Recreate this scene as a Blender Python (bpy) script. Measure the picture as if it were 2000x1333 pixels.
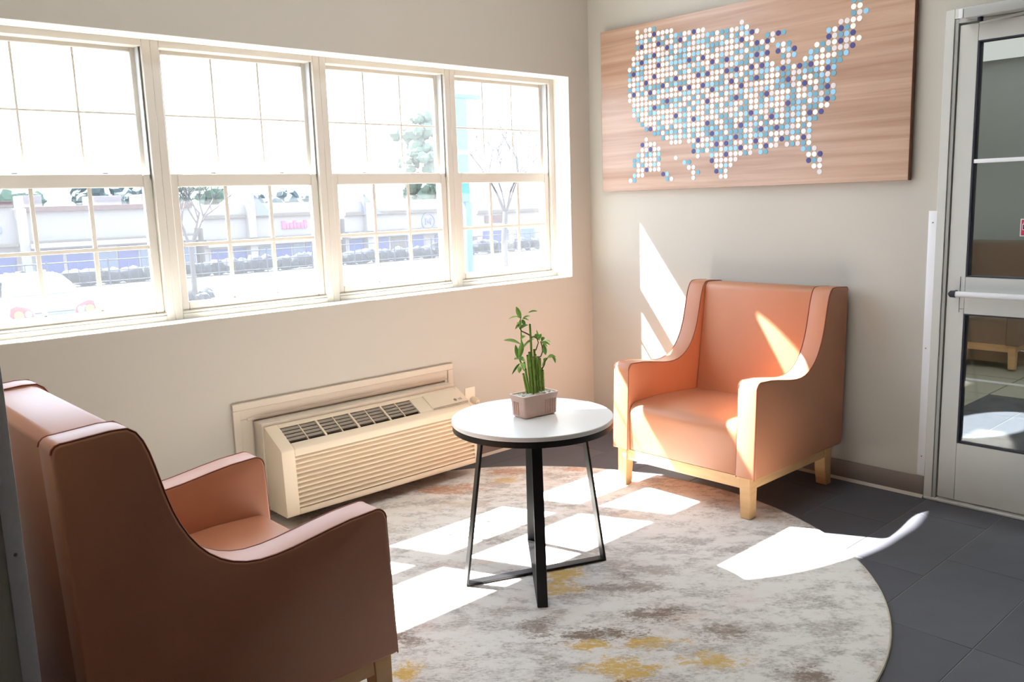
import bpy, bmesh, math, random
from mathutils import Vector, Matrix

for o in list(bpy.data.objects):
    bpy.data.objects.remove(o)
S = bpy.context.scene
C = S.collection
rnd = random.Random(7)

# ------------------------------------------------------------------ camera
R = ((0.7353150052721545, -0.6769917278468183, -0.03152845458612247),
     (-0.13242025084690853, -0.09789274287358965, -0.9863477520927023),
     (0.6646628620490628, 0.7294513083953329, -0.16162941716495752))
cd = bpy.data.cameras.new('camera')
cam = bpy.data.objects.new('camera', cd)
C.objects.link(cam)
rt, dn, fw = R
M = Matrix(((rt[0], -dn[0], -fw[0], -4.0795),
            (rt[1], -dn[1], -fw[1], -3.7013),
            (rt[2], -dn[2], -fw[2], 1.4618),
            (0, 0, 0, 1)))
cam.matrix_world = M
cd.sensor_width = 36.0
cd.lens = 1682.33 * 36.0 / 2000.0
cd.clip_start = 0.05
cd.clip_end = 400
S.camera = cam

# ------------------------------------------------------------------ sky, sun, exposure
W = bpy.data.worlds.new('sky')
S.world = W
W.use_nodes = True
wn = W.node_tree.nodes
bg = wn['Background']
bg.inputs[0].default_value = (0.64, 0.81, 1.0, 1)
bg.inputs[1].default_value = 6.2
sd = bpy.data.lights.new('sun', 'SUN')
sd.energy = 60.0
sd.angle = math.radians(0.55)
sd.color = (1.0, 0.97, 0.93)
sun = bpy.data.objects.new('sun', sd)
C.objects.link(sun)
SUN = Vector((0.455, -1.0, -1.31)).normalized()
sun.rotation_euler = SUN.to_track_quat('-Z', 'Y').to_euler()
sun.location = (-3, 6, 8)
S.view_settings.view_transform = 'Standard'
S.view_settings.look = 'None'
S.view_settings.gamma = 1.0
S.view_settings.use_curve_mapping = False
S.view_settings.exposure = 0.24
try:
    S.cycles.max_bounces = 10
    S.cycles.diffuse_bounces = 6
    S.cycles.transparent_max_bounces = 16
except Exception:
    pass


# ------------------------------------------------------------------ materials
def lin(c):
    return tuple((x / 255 / 12.92) if x / 255 <= 0.04045 else ((x / 255 + 0.055) / 1.055) ** 2.4 for x in c) + (1,)


def mat(name, rgb, rough=0.6, metal=0.0, spec=0.5, noise=0.0, nscale=8.0, bump=0.0, bscale=60.0, stretch=None, coat=0.0, sheen=0.0):
    m = bpy.data.materials.new(name)
    m.use_nodes = True
    nt = m.node_tree
    b = nt.nodes['Principled BSDF']
    c = lin(rgb)
    b.inputs['Base Color'].default_value = c
    b.inputs['Roughness'].default_value = rough
    b.inputs['Metallic'].default_value = metal
    b.inputs['Specular IOR Level'].default_value = spec
    if coat:
        b.inputs['Coat Weight'].default_value = coat
        b.inputs['Coat Roughness'].default_value = 0.25
    if sheen:
        b.inputs['Sheen Weight'].default_value = sheen
    tc = nt.nodes.new('ShaderNodeTexCoord')
    mp = nt.nodes.new('ShaderNodeMapping')
    nt.links.new(tc.outputs['Object'], mp.inputs['Vector'])
    if stretch:
        mp.inputs['Scale'].default_value = stretch
    if noise:
        n = nt.nodes.new('ShaderNodeTexNoise')
        n.inputs['Scale'].default_value = nscale
        n.inputs['Detail'].default_value = 5
        nt.links.new(mp.outputs[0], n.inputs['Vector'])
        mx = nt.nodes.new('ShaderNodeMix')
        mx.data_type = 'RGBA'
        mx.inputs['A'].default_value = tuple(max(0, x * (1 - noise)) for x in c[:3]) + (1,)
        mx.inputs['B'].default_value = tuple(min(1, x * (1 + noise)) for x in c[:3]) + (1,)
        nt.links.new(n.outputs['Fac'], mx.inputs['Factor'])
        nt.links.new(mx.outputs['Result'], b.inputs['Base Color'])
    if bump:
        n2 = nt.nodes.new('ShaderNodeTexNoise')
        n2.inputs['Scale'].default_value = bscale
        n2.inputs['Detail'].default_value = 4
        nt.links.new(mp.outputs[0], n2.inputs['Vector'])
        bp = nt.nodes.new('ShaderNodeBump')
        bp.inputs['Strength'].default_value = bump
        bp.inputs['Distance'].default_value = 0.002
        nt.links.new(n2.outputs['Fac'], bp.inputs['Height'])
        nt.links.new(bp.outputs[0], b.inputs['Normal'])
    return m


def glass_mat(name, tint=(1, 1, 1), veil=0.0, gloss=1.0):
    m = bpy.data.materials.new(name)
    m.use_nodes = True
    nt = m.node_tree
    for n in list(nt.nodes):
        nt.nodes.remove(n)
    out = nt.nodes.new('ShaderNodeOutputMaterial')
    tr = nt.nodes.new('ShaderNodeBsdfTransparent')
    tr.inputs[0].default_value = (*tint, 1)
    gl = nt.nodes.new('ShaderNodeBsdfGlossy')
    gl.inputs['Roughness'].default_value = 0.03
    gl.inputs[0].default_value = (gloss, gloss, gloss, 1)
    lw = nt.nodes.new('ShaderNodeLayerWeight')
    lw.inputs[0].default_value = 0.5
    pw = nt.nodes.new('ShaderNodeMath')
    pw.operation = 'POWER'
    pw.inputs[1].default_value = 5.0
    nt.links.new(lw.outputs['Facing'], pw.inputs[0])
    fr = nt.nodes.new('ShaderNodeMapRange')
    fr.inputs['To Min'].default_value = 0.035
    fr.inputs['To Max'].default_value = 0.9
    nt.links.new(pw.outputs[0], fr.inputs['Value'])
    mix = nt.nodes.new('ShaderNodeMixShader')
    nt.links.new(fr.outputs[0], mix.inputs[0])
    nt.links.new(tr.outputs[0], mix.inputs[1])
    nt.links.new(gl.outputs[0], mix.inputs[2])
    last = mix
    if veil:
        tl = nt.nodes.new('ShaderNodeBsdfTranslucent')
        tl.inputs[0].default_value = (0.95, 0.97, 1, 1)
        m2 = nt.nodes.new('ShaderNodeMixShader')
        m2.inputs[0].default_value = veil  # translucent share imitates glare haze over the windows
        nt.links.new(mix.outputs[0], m2.inputs[1])
        nt.links.new(tl.outputs[0], m2.inputs[2])
        last = m2
    nt.links.new(last.outputs[0], out.inputs[0])
    return m


def wood_mat(name, c1, c2, scale, rough=0.45):
    m = bpy.data.materials.new(name)
    m.use_nodes = True
    nt = m.node_tree
    b = nt.nodes['Principled BSDF']
    b.inputs['Roughness'].default_value = rough
    tc = nt.nodes.new('ShaderNodeTexCoord')
    mp = nt.nodes.new('ShaderNodeMapping')
    mp.inputs['Scale'].default_value = scale
    nt.links.new(tc.outputs['Object'], mp.inputs['Vector'])
    n = nt.nodes.new('ShaderNodeTexNoise')
    n.inputs['Scale'].default_value = 1.0
    n.inputs['Detail'].default_value = 8
    n.inputs['Roughness'].default_value = 0.62
    n.inputs['Distortion'].default_value = 0.6
    nt.links.new(mp.outputs[0], n.inputs['Vector'])
    rp = nt.nodes.new('ShaderNodeValToRGB')
    rp.color_ramp.elements[0].position = 0.33
    rp.color_ramp.elements[0].color = lin(c1)
    rp.color_ramp.elements[1].position = 0.66
    rp.color_ramp.elements[1].color = lin(c2)
    nt.links.new(n.outputs['Fac'], rp.inputs[0])
    nt.links.new(rp.outputs[0], b.inputs['Base Color'])
    return m


def leather_mat():
    m = mat('leather', (188, 127, 94), rough=0.43, spec=0.6, noise=0.08, nscale=5, bump=0.16, bscale=420)
    return m


def rug_mat():
    m = bpy.data.materials.new('rug')
    m.use_nodes = True
    nt = m.node_tree
    L = nt.links.new
    b = nt.nodes['Principled BSDF']
    b.inputs['Roughness'].default_value = 0.95
    b.inputs['Specular IOR Level'].default_value = 0.1
    tc = nt.nodes.new('ShaderNodeTexCoord')
    rot = nt.nodes.new('ShaderNodeMapping')
    rot.inputs['Rotation'].default_value = (0, 0, math.radians(43))
    L(tc.outputs['Object'], rot.inputs['Vector'])

    def noise(scale, det, rough, off, sx=1.0, sy=1.0):
        mp = nt.nodes.new('ShaderNodeMapping')
        mp.inputs['Location'].default_value = (off, off * 1.7, 0)
        mp.inputs['Scale'].default_value = (sx, sy, 1)
        L(rot.outputs[0], mp.inputs['Vector'])
        n = nt.nodes.new('ShaderNodeTexNoise')
        n.inputs['Scale'].default_value = scale
        n.inputs['Detail'].default_value = det
        n.inputs['Roughness'].default_value = rough
        L(mp.outputs[0], n.inputs['Vector'])
        return n

    def ramp(n, p0, p1):
        r = nt.nodes.new('ShaderNodeMapRange')
        r.interpolation_type = 'SMOOTHSTEP'
        r.inputs['From Min'].default_value = p0
        r.inputs['From Max'].default_value = p1
        L(n, r.inputs['Value'])
        return r.outputs[0]

    def math_(op, a, bb):
        k = nt.nodes.new('ShaderNodeMath')
        k.operation = op
        k.use_clamp = False
        for i, v in enumerate((a, bb)):
            if isinstance(v, (int, float)):
                k.inputs[i].default_value = v
            else:
                L(v, k.inputs[i])
        return k.outputs[0]

    def mixc(f, a, col):
        k = nt.nodes.new('ShaderNodeMix')
        k.data_type = 'RGBA'
        L(f, k.inputs['Factor'])
        if isinstance(a, tuple):
            k.inputs['A'].default_value = a
        else:
            L(a, k.inputs['A'])
        k.inputs['B'].default_value = col
        return k.outputs['Result']

    fine = noise(110, 5, 0.8, 3, 0.55, 1.3)
    mid = noise(8, 10, 0.8, 11, 0.75, 1.25)
    big = noise(2.6, 6, 0.65, 5, 0.8, 1.2)
    col = lin((230, 226, 221))
    g1 = math_('MULTIPLY', ramp(big.outputs['Fac'], 0.36, 0.60), ramp(mid.outputs['Fac'], 0.44, 0.58))
    col = mixc(math_('MULTIPLY', g1, 0.6), col, lin((178, 172, 166)))
    sp = math_('MULTIPLY', ramp(fine.outputs['Fac'], 0.44, 0.60), ramp(mid.outputs['Fac'], 0.46, 0.58))
    col = mixc(math_('MULTIPLY', sp, 0.6), col, lin((132, 120, 112)))
    pk = noise(3.4, 4, 0.6, 23, 0.8, 1.2)
    col = mixc(math_('MULTIPLY', ramp(pk.outputs['Fac'], 0.56, 0.70), 0.35), col, lin((214, 178, 160)))
    # drifts of brown and gold at the places the rug has them (x, y from the rug's centre, radius, kind)
    sep = nt.nodes.new('ShaderNodeSeparateXYZ')
    L(rot.outputs[0], sep.inputs[0])
    wob1 = noise(13, 9, 0.78, 31, 0.8, 1.25)
    wob2 = noise(95, 5, 0.85, 41, 0.6, 1.2)
    brk = ramp(noise(48, 7, 0.8, 57, 0.6, 1.3).outputs['Fac'], 0.33, 0.52)
    wob = math_('ADD', math_('MULTIPLY', math_('SUBTRACT', wob1.outputs['Fac'], 0.5), 4.8),
                math_('MULTIPLY', math_('SUBTRACT', wob2.outputs['Fac'], 0.5), 3.0))
    ca, sa = math.cos(math.radians(43)), math.sin(math.radians(43))

    def blob(px, py, ru, rv, strength, c, col):
        u, v = px * ca - py * sa, px * sa + py * ca
        du = math_('DIVIDE', math_('SUBTRACT', sep.outputs[0], u), ru * 0.85)
        dv = math_('DIVIDE', math_('SUBTRACT', sep.outputs[1], v), rv)
        d = math_('SQRT', math_('ADD', math_('MULTIPLY', du, du), math_('MULTIPLY', dv, dv)), 0)
        d = math_('ADD', d, wob)
        f = nt.nodes.new('ShaderNodeMapRange')
        f.interpolation_type = 'SMOOTHSTEP'
        f.inputs['From Min'].default_value = 1.15
        f.inputs['From Max'].default_value = 0.55
        L(d, f.inputs['Value'])
        return mixc(math_('MULTIPLY', math_('MULTIPLY', f.outputs[0], brk), strength), col, c)
    gold, brown, rust, tan = lin((212, 174, 88)), lin((124, 102, 84)), lin((190, 134, 98)), lin((192, 170, 142))
    for px, py, ru, rv, st, c in RUG_BLOBS:
        col = blob(px, py, ru, rv, st, {'g': gold, 'b': brown, 'r': rust, 't': tan}[c], col)
    L(col, b.inputs['Base Color'])
    bp = nt.nodes.new('ShaderNodeBump')
    bp.inputs['Strength'].default_value = 0.5
    bp.inputs['Distance'].default_value = 0.004
    L(fine.outputs['Fac'], bp.inputs['Height'])
    L(bp.outputs[0], b.inputs['Normal'])
    return m


# blobs: position on the rug relative to its centre
RUG_BLOBS = [
    (0.42, 0.98, 0.20, 0.07, 0.8, 'r'), (0.85, 0.95, 0.16, 0.06, 0.7, 'r'), (1.12, 0.72, 0.13, 0.05, 0.7, 'r'),
    (0.74, 0.86, 0.10, 0.05, 0.6, 'g'), (0.35, 0.75, 0.14, 0.06, 0.5, 't'),
    (0.12, -0.15, 0.09, 0.09, 0.9, 'g'), (0.02, -0.24, 0.10, 0.06, 0.75, 'g'), (-0.35, 0.12, 0.07, 0.05, 0.8, 'b'),
    (-0.62, -0.06, 0.07, 0.05, 0.8, 'b'), (-0.60, -0.16, 0.06, 0.04, 0.7, 'b'),
    (-0.72, -0.30, 0.05, 0.05, 0.95, 'g'), (-0.88, -0.34, 0.05, 0.05, 0.8, 'g'), (-0.25, -0.40, 0.08, 0.08, 0.7, 'b'),
    (-0.14, -0.58, 0.17, 0.05, 0.9, 'b'), (-0.20, -0.60, 0.08, 0.035, 0.9, 'g'), (0.10, -0.62, 0.12, 0.05, 0.8, 'b'),
    (-0.05, -0.74, 0.12, 0.035, 0.85, 'g'), (0.22, -0.42, 0.16, 0.05, 0.6, 'b'), (0.40, -0.40, 0.15, 0.05, 0.5, 'b'),
    (-0.24, -0.78, 0.13, 0.07, 0.9, 'g'), (-0.30, -0.88, 0.15, 0.05, 0.8, 'b'), (0.0, -0.95, 0.12, 0.05, 0.8, 'g'),
    (0.16, -0.86, 0.10, 0.05, 0.7, 'b'), (-0.15, -1.12, 0.16, 0.06, 0.9, 'g'), (0.12, -1.20, 0.10, 0.06, 0.8, 'b'),
    (0.45, 0.30, 0.20, 0.05, 0.5, 't'), (0.12, 0.35, 0.18, 0.05, 0.5, 'b'), (0.75, 0.05, 0.20, 0.06, 0.4, 't'),
    (-0.80, 0.80, 0.30, 0.10, 0.4, 't'), (-0.2, 0.9, 0.25, 0.07, 0.5, 't'),
]

WALL = mat('wall paint', (193, 188, 178), rough=0.7, spec=0.3, noise=0.02, nscale=1.5, bump=0.08, bscale=160)
REVEAL = mat('white reveal paint', (236, 234, 228), rough=0.6, spec=0.3, bump=0.05, bscale=120)
CEIL = mat('ceiling paint', (226, 224, 218), rough=0.9, spec=0.2, noise=0.02, bump=0.2, bscale=200)
VINYL = mat('window vinyl', (214, 208, 198), rough=0.42, noise=0.02, nscale=3)
VINYLG = mat('window track vinyl', (190, 192, 192), rough=0.4, noise=0.03, nscale=6)
TILE = mat('floor tile', (82, 83, 90), rough=0.5, spec=0.4, noise=0.14, nscale=9, bump=0.12, bscale=90)
TILEB = mat('floor tile b', (78, 79, 86), rough=0.52, spec=0.4, noise=0.14, nscale=7, bump=0.12, bscale=90)
GROUT = mat('grout', (126, 124, 122), rough=0.9, noise=0.1, nscale=20)
BEIGET = mat('vestibule beige tile', (176, 170, 154), rough=0.5, noise=0.08, nscale=5)
BASEM = mat('rubber baseboard', (134, 122, 114), rough=0.5, noise=0.04, nscale=6)
CAULK = mat('caulk', (196, 188, 176), rough=0.7, noise=0.05)
ALU = mat('grey aluminium', (204, 204, 199), rough=0.38, metal=0.0, spec=0.6, noise=0.03, nscale=4)
ALUD = mat('grey aluminium channel', (168, 169, 166), rough=0.4, spec=0.6, noise=0.03, nscale=4)
GASKET = mat('dark gasket', (36, 36, 52), rough=0.6, noise=0.05)
GUARD = mat('white guard', (232, 232, 236), rough=0.45, noise=0.02, nscale=3)
PLASTIC = mat('ivory plastic', (226, 211, 187), rough=0.5, noise=0.03, nscale=5)
PLASTICD = mat('ivory plastic frame', (205, 194, 178), rough=0.5, noise=0.03, nscale=5)
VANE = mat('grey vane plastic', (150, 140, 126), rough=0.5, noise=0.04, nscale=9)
DARK = mat('black interior', (16, 15, 15), rough=0.8, noise=0.1)
LOGO = mat('grey print', (120, 116, 108), rough=0.5, noise=0.02)
LEATHER = leather_mat()
SEAM = mat('leather piping', (140, 72, 48), rough=0.4, noise=0.05, nscale=20)
WOODL = wood_mat('light maple', (206, 160, 108), (226, 184, 134), (3, 3, 26))
MARBLE = mat('white marble top', (232, 231, 230), rough=0.28, noise=0.05, nscale=5, coat=0.2)
MARBLEE = mat('marble edge', (196, 192, 184), rough=0.5, noise=0.05, nscale=8)
BLACK = mat('black metal', (34, 33, 34), rough=0.38, metal=0.35, noise=0.06, nscale=12)
BOARD = wood_mat('wood laminate', (166, 130, 108), (196, 164, 142), (0.6, 0.55, 19), rough=0.27)
BOARDE = mat('board edge', (128, 88, 66), rough=0.6, noise=0.08, nscale=12)
DOTC = [mat('dot white', (247, 244, 240), rough=0.5, noise=0.02), mat('dot pearl', (226, 218, 218), rough=0.5, noise=0.02),
        mat('dot navy', (66, 68, 132), rough=0.5, noise=0.02), mat('dot sky', (150, 205, 238), rough=0.5, noise=0.02),
        mat('dot teal', (108, 164, 188), rough=0.5, noise=0.02)]
POT = mat('rose brown ceramic', (222, 188, 170), rough=0.5, noise=0.08, nscale=14, stretch=(1, 1, 6), bump=0.05)
PEBBLE = mat('white pebbles', (226, 226, 220), rough=0.6, noise=0.2, nscale=60)
STALK = mat('bamboo stalk', (140, 172, 76), rough=0.4, noise=0.25, nscale=20)
STALKD = mat('bamboo cut end', (86, 84, 48), rough=0.6, noise=0.2, nscale=30)
LEAF = mat('bamboo leaf', (160, 210, 100), rough=0.42, noise=0.25, nscale=25)
LEAFD = mat('dark bamboo leaf', (112, 170, 78), rough=0.42, noise=0.25, nscale=25)
PANE = glass_mat('window glass', (0.97, 0.985, 0.99), veil=0.0145)
DPANE = glass_mat('door glass', (0.74, 0.78, 0.78), gloss=0.9)
OUTLET = mat('outlet plate', (240, 226, 208), rough=0.4, noise=0.01)


# ------------------------------------------------------------------ mesh helpers
class MB:
    def __init__(s):
        s.bm = bmesh.new()

    def box(s, x0, x1, y0, y1, z0, z1, mi=0):
        v = [s.bm.verts.new(p) for p in ((x0, y0, z0), (x1, y0, z0), (x1, y1, z0), (x0, y1, z0), (x0, y0, z1), (x1, y0, z1), (x1, y1, z1), (x0, y1, z1))]
        for f in ((3, 2, 1, 0), (4, 5, 6, 7), (0, 1, 5, 4), (1, 2, 6, 5), (2, 3, 7, 6), (3, 0, 4, 7)):
            q = s.bm.faces.new([v[i] for i in f])
            q.material_index = mi
        return s

    def obox(s, c, ax, ay, az):
        c, ax, ay, az = Vector(c), Vector(ax), Vector(ay), Vector(az)
        v = [s.bm.verts.new(c + ax * i + ay * j + az * k) for k in (-1, 1) for j in (-1, 1) for i in (-1, 1)]
        for f in ((0, 2, 3, 1), (4, 5, 7, 6), (0, 1, 5, 4), (1, 3, 7, 5), (3, 2, 6, 7), (2, 0, 4, 6)):
            s.bm.faces.new([v[i] for i in f])
        return s

    def prism(s, pts, f):
        """pts: 2-D outline; f(p, t) -> 3-D point, t in (0, 1)"""
        a = [s.bm.verts.new(f(p, 0)) for p in pts]
        b = [s.bm.verts.new(f(p, 1)) for p in pts]
        n = len(pts)
        s.bm.faces.new(a[::-1])
        s.bm.faces.new(b)
        for i in range(n):
            j = (i + 1) % n
            s.bm.faces.new((a[i], a[j], b[j], b[i]))
        return s

    def tube(s, path, r, n=8, cap=True):
        path = [Vector(p) for p in path]
        rr = r if isinstance(r, (list, tuple)) else [r] * len(path)
        rings = []
        up = None
        for i, p in enumerate(path):
            d = (path[min(i + 1, len(path) - 1)] - path[max(i - 1, 0)]).normalized()
            if up is None:
                up = Vector((0, 0, 1)) if abs(d.z) < 0.9 else Vector((1, 0, 0))
            a = (up - d * up.dot(d)).normalized()
            up = a
            b = d.cross(a)
            rings.append([s.bm.verts.new(p + (a * math.cos(2 * math.pi * k / n) + b * math.sin(2 * math.pi * k / n)) * rr[i]) for k in range(n)])
        for q, w in zip(rings, rings[1:]):
            for k in range(n):
                s.bm.faces.new((q[k], q[(k + 1) % n], w[(k + 1) % n], w[k]))
        if cap:
            s.bm.faces.new(rings[0][::-1])
            s.bm.faces.new(rings[-1])
        return s

    def lathe(s, prof, n=48, c=(0, 0)):
        rings = []
        for r, z in prof:
            if r < 1e-6:
                rings.append([s.bm.verts.new((c[0], c[1], z))])
            else:
                rings.append([s.bm.verts.new((c[0] + r * math.cos(2 * math.pi * k / n), c[1] + r * math.sin(2 * math.pi * k / n), z)) for k in range(n)])
        for a, b in zip(rings, rings[1:]):
            for k in range(n):
                j = (k + 1) % n
                if len(a) == 1 and len(b) > 1:
                    s.bm.faces.new((a[0], b[k], b[j]))
                elif len(b) == 1 and len(a) > 1:
                    s.bm.faces.new((a[k], a[j], b[0]))
                elif len(a) > 1:
                    s.bm.faces.new((a[k], a[j], b[j], b[k]))
        return s

    def ico(s, c, r, sub=2, jit=0.0, sc=(1, 1, 1)):
        g = bmesh.ops.create_icosphere(s.bm, subdivisions=sub, radius=1)
        for v in g['verts']:
            k = r * (1 + rnd.uniform(-jit, jit))
            v.co = Vector((c[0] + v.co.x * k * sc[0], c[1] + v.co.y * k * sc[1], c[2] + v.co.z * k * sc[2]))
        return s

    def build(s, name, m, parent=None, bevel=0.0, seg=2, smooth=True, ang=38, origin=None):
        bm = s.bm
        bmesh.ops.recalc_face_normals(bm, faces=bm.faces)
        if bevel:
            ed = [e for e in bm.edges if len(e.link_faces) == 2 and e.calc_face_angle(0) > math.radians(28)]
            bmesh.ops.bevel(bm, geom=ed, offset=bevel, segments=seg, profile=0.5, affect='EDGES', clamp_overlap=True)
        if smooth:
            lim = math.radians(ang)
            for f in bm.faces:
                f.smooth = True
            for e in bm.edges:
                e.smooth = not (len(e.link_faces) == 2 and e.calc_face_angle(0) > lim)
        me = bpy.data.meshes.new(name)
        if origin is not None:
            bmesh.ops.translate(bm, verts=bm.verts, vec=-Vector(origin))
        bm.to_mesh(me)
        bm.free()
        for x in (m if isinstance(m, (list, tuple)) else [m]):
            me.materials.append(x)
        o = bpy.data.objects.new(name, me)
        C.objects.link(o)
        if origin is not None:
            o.location = origin
        if parent:
            o.parent = parent
        return o


def thing(name, label, cat, loc=(0, 0, 0), group=None):
    o = bpy.data.objects.new(name, None)
    o.empty_display_size = 0.1
    C.objects.link(o)
    o.location = loc
    o['label'] = label
    o['category'] = cat
    if group:
        o['group'] = group
    return o


def tag(o, label, cat, group=None):
    o['label'] = label
    o['category'] = cat
    if group:
        o['group'] = group
    return o


def struct(o):
    o['kind'] = 'structure'
    return o


def sempty(name):
    o = bpy.data.objects.new(name, None)
    o.empty_display_size = 0.1
    C.objects.link(o)
    return struct(o)


def copy_tree(o, parent=None):
    c = o.copy()
    C.objects.link(c)
    c.parent = parent
    for ch in list(o.children):
        copy_tree(ch, c)
    return c


def box(name, m, parent, x0, x1, y0, y1, z0, z1, bevel=0.0, seg=2):
    return MB().box(x0, x1, y0, y1, z0, z1).build(name, m, parent, bevel=bevel, seg=seg)


# ------------------------------------------------------------------ room shell
WX0, WX1, WZ0, WZ1 = -3.4255, -0.1786, 0.978, 2.183   # window opening
TH = 0.28                                              # window wall thickness
OX0, OX1, OZ0, OZ1 = -2.52, -0.82, 2.460, 3.28         # clerestory opening
VX0, VX1, VZ0, VZ1 = -0.05 + 0.12, 1.35, 2.35, 3.20    # clerestory of the vestibule
wb = MB()
wb.box(-6.4, WX0, 0, TH, 0, 3.4)
wb.box(WX1, 0.14, 0, TH, 0, 3.4)
wb.box(WX0, WX1, 0, TH, 0, WZ0)
wb.box(WX0, OX0, 0, TH, WZ1, 3.4)
wb.box(OX1, WX1, 0, TH, WZ1, 3.4)
wb.box(OX0, OX1, 0, TH, WZ1, OZ0)
wb.box(OX0, OX1, 0, TH, OZ1, 3.4)
wb.prism([(-1.62, OZ0), (OX1, OZ0), (OX1, 2.565)], lambda p, t: (p[0], TH * t, p[1]))
struct(wb.build('wall_back', WALL, smooth=False))
rv = MB()
rv.box(WX0, WX1, 0.002, 0.13, WZ0 - 0.001, WZ0 + 0.002)
rv.box(WX0, WX1, 0.002, 0.13, WZ1 - 0.002, WZ1 + 0.001)
rv.box(WX1 - 0.002, WX1 + 0.001, 0.002, 0.13, WZ0, WZ1)
rv.box(WX0 - 0.001, WX0 + 0.002, 0.002, 0.13, WZ0, WZ1)
struct(rv.build('trim_1', REVEAL, smooth=False))

DY0, DY1 = -2.109, -3.12      # door frame outer edges
wr = MB()
wr.box(0, 0.14, DY0, 0, 0, 3.4)
wr.box(0, 0.14, -9.0, DY1, 0, 3.4)
wr.box(0, 0.14, DY1, DY0, 2.213, 3.4)
struct(wr.build('wall_right', WALL, smooth=False))
struct(MB().box(-3.93, -3.745, -2.0, 0, 0, 3.4).build('wall_left', WALL, smooth=False))
LOBBY = mat('lobby panelling', (168, 160, 150), rough=0.6, noise=0.08, nscale=2)
struct(MB().box(-6.54, -6.4, -9.0, 0.28, 0, 3.4).build('wall_far_left', LOBBY, smooth=False))
struct(MB().box(-6.54, 0.14, -9.14, -9.0, 0, 3.4).build('wall_front', LOBBY, smooth=False))
struct(MB().box(-6.54, 4.6, -9.14, 0.28, 3.4, 3.5).build('ceiling', CEIL, smooth=False))

fl = struct(MB().box(-6.54, 0.14, -9.14, 0, -0.12, -0.0016).build('floor', GROUT, smooth=False))
tile_meshes = []
PX, PY, GAP = 0.642, 0.328, 0.0035
offs = [(-0.659, -2.798), ]
# rows counted from the joint at y = -2.132
jx = {-1: -0.442, 0: -0.868, 1: -0.659}
tm = {}


def tile_mesh(w, d, m):
    key = (round(w, 3), round(d, 3), m.name)
    if key not in tm:
        b = MB().box(0, w, 0, d, -0.012, 0.0)
        o = b.build('tile', m, None, bevel=0.0008, seg=1)
        tm[key] = o.data
        bpy.data.objects.remove(o)
    return tm[key]


r = -7
while True:
    y1 = -2.132 - r * PY
    y0 = y1 - PY
    r += 1
    if y0 < -6.6:
        break
    if y1 > 0.02:
        y1 = 0.0
    if y1 - y0 < 0.03:
        continue
    k = r - 1
    x = jx.get(k, -0.442 - 0.213 * ((k * 2) % 3)) - PX * 12
    while x < 0:
        a, b_ = max(x, -6.4), min(x + PX, 0.0)
        x += PX
        if b_ - a < 0.03:
            continue
        m = TILE if rnd.random() < 0.5 else TILEB
        o = bpy.data.objects.new('tile', tile_mesh(b_ - a - GAP, y1 - y0 - GAP, m))
        C.objects.link(o)
        o.parent = fl
        o.location = (a + GAP / 2, y0 + GAP / 2, 0)

# baseboards with a pale caulk line
bb = struct(MB().box(-0.008, 0, DY0 + 0.004, 0, 0.0, 0.1016).build('baseboard_right', BASEM, bevel=0.002))
MB().prism([(0, 0.0), (-0.022, 0.0), (-0.009, 0.013), (0, 0.013)], lambda p, t: (p[0], DY0 + 0.004 + t * (-DY0 - 0.01), p[1] + 0.0005)).build('caulk_line', CAULK, bb)
bb = struct(MB().box(-3.745, -0.008, -0.008, 0, 0.0, 0.1016).build('baseboard_back', BASEM, bevel=0.002))
MB().prism([(0, 0.0), (-0.022, 0.0), (-0.009, 0.013), (0, 0.013)], lambda p, t: (-3.74 + t * 3.72, p[0], p[1] + 0.0005)).build('caulk_line', CAULK, bb)
struct(MB().box(-3.745, -3.737, -2.0, -0.008, 0.0, 0.1016).build('baseboard_left', BASEM, bevel=0.002))

# corner guard strips
def guard(name_, x0, x1, y0, y1, z0, z1, screws, label):
    g = thing(name_, label, 'corner guard', ((x0 + x1) / 2, (y0 + y1) / 2, z0))
    c = Vector(g.location)
    MB().box(x0 - c.x, x1 - c.x, y0 - c.y, y1 - c.y, 0, z1 - z0).build('strip', GUARD, g, bevel=0.001)
    for s_ in screws:
        b = MB()
        p = Vector(s_) - c
        b.ico((p.x, p.y, p.z), 0.0035, 1)
        b.build('screw', LOGO, g)
    return g


guard('corner_guard', -0.004, 0.0, -2.106, -2.070, 0.106, 1.353, [(-0.005, -2.09, 1.30), (-0.005, -2.084, 0.72), (-0.005, -2.088, 0.2)],
      'white plastic guard strip on the wall beside the door frame')
g2 = guard('corner_guard', -3.772, -3.742, -2.003, -2.0, 0.106, 1.353, [(-3.757, -2.004, 0.86), (-3.757, -2.004, 0.2)],
           'white plastic guard strip on the wall end at the left edge of the photo')
MB().box(0.0120, 0.0150, 0.0015, 0.0315, 0, 1.247).build('return_strip', GUARD, g2)

# ------------------------------------------------------------------ windows
UW = 0.8117
ARCH = {}


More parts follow.
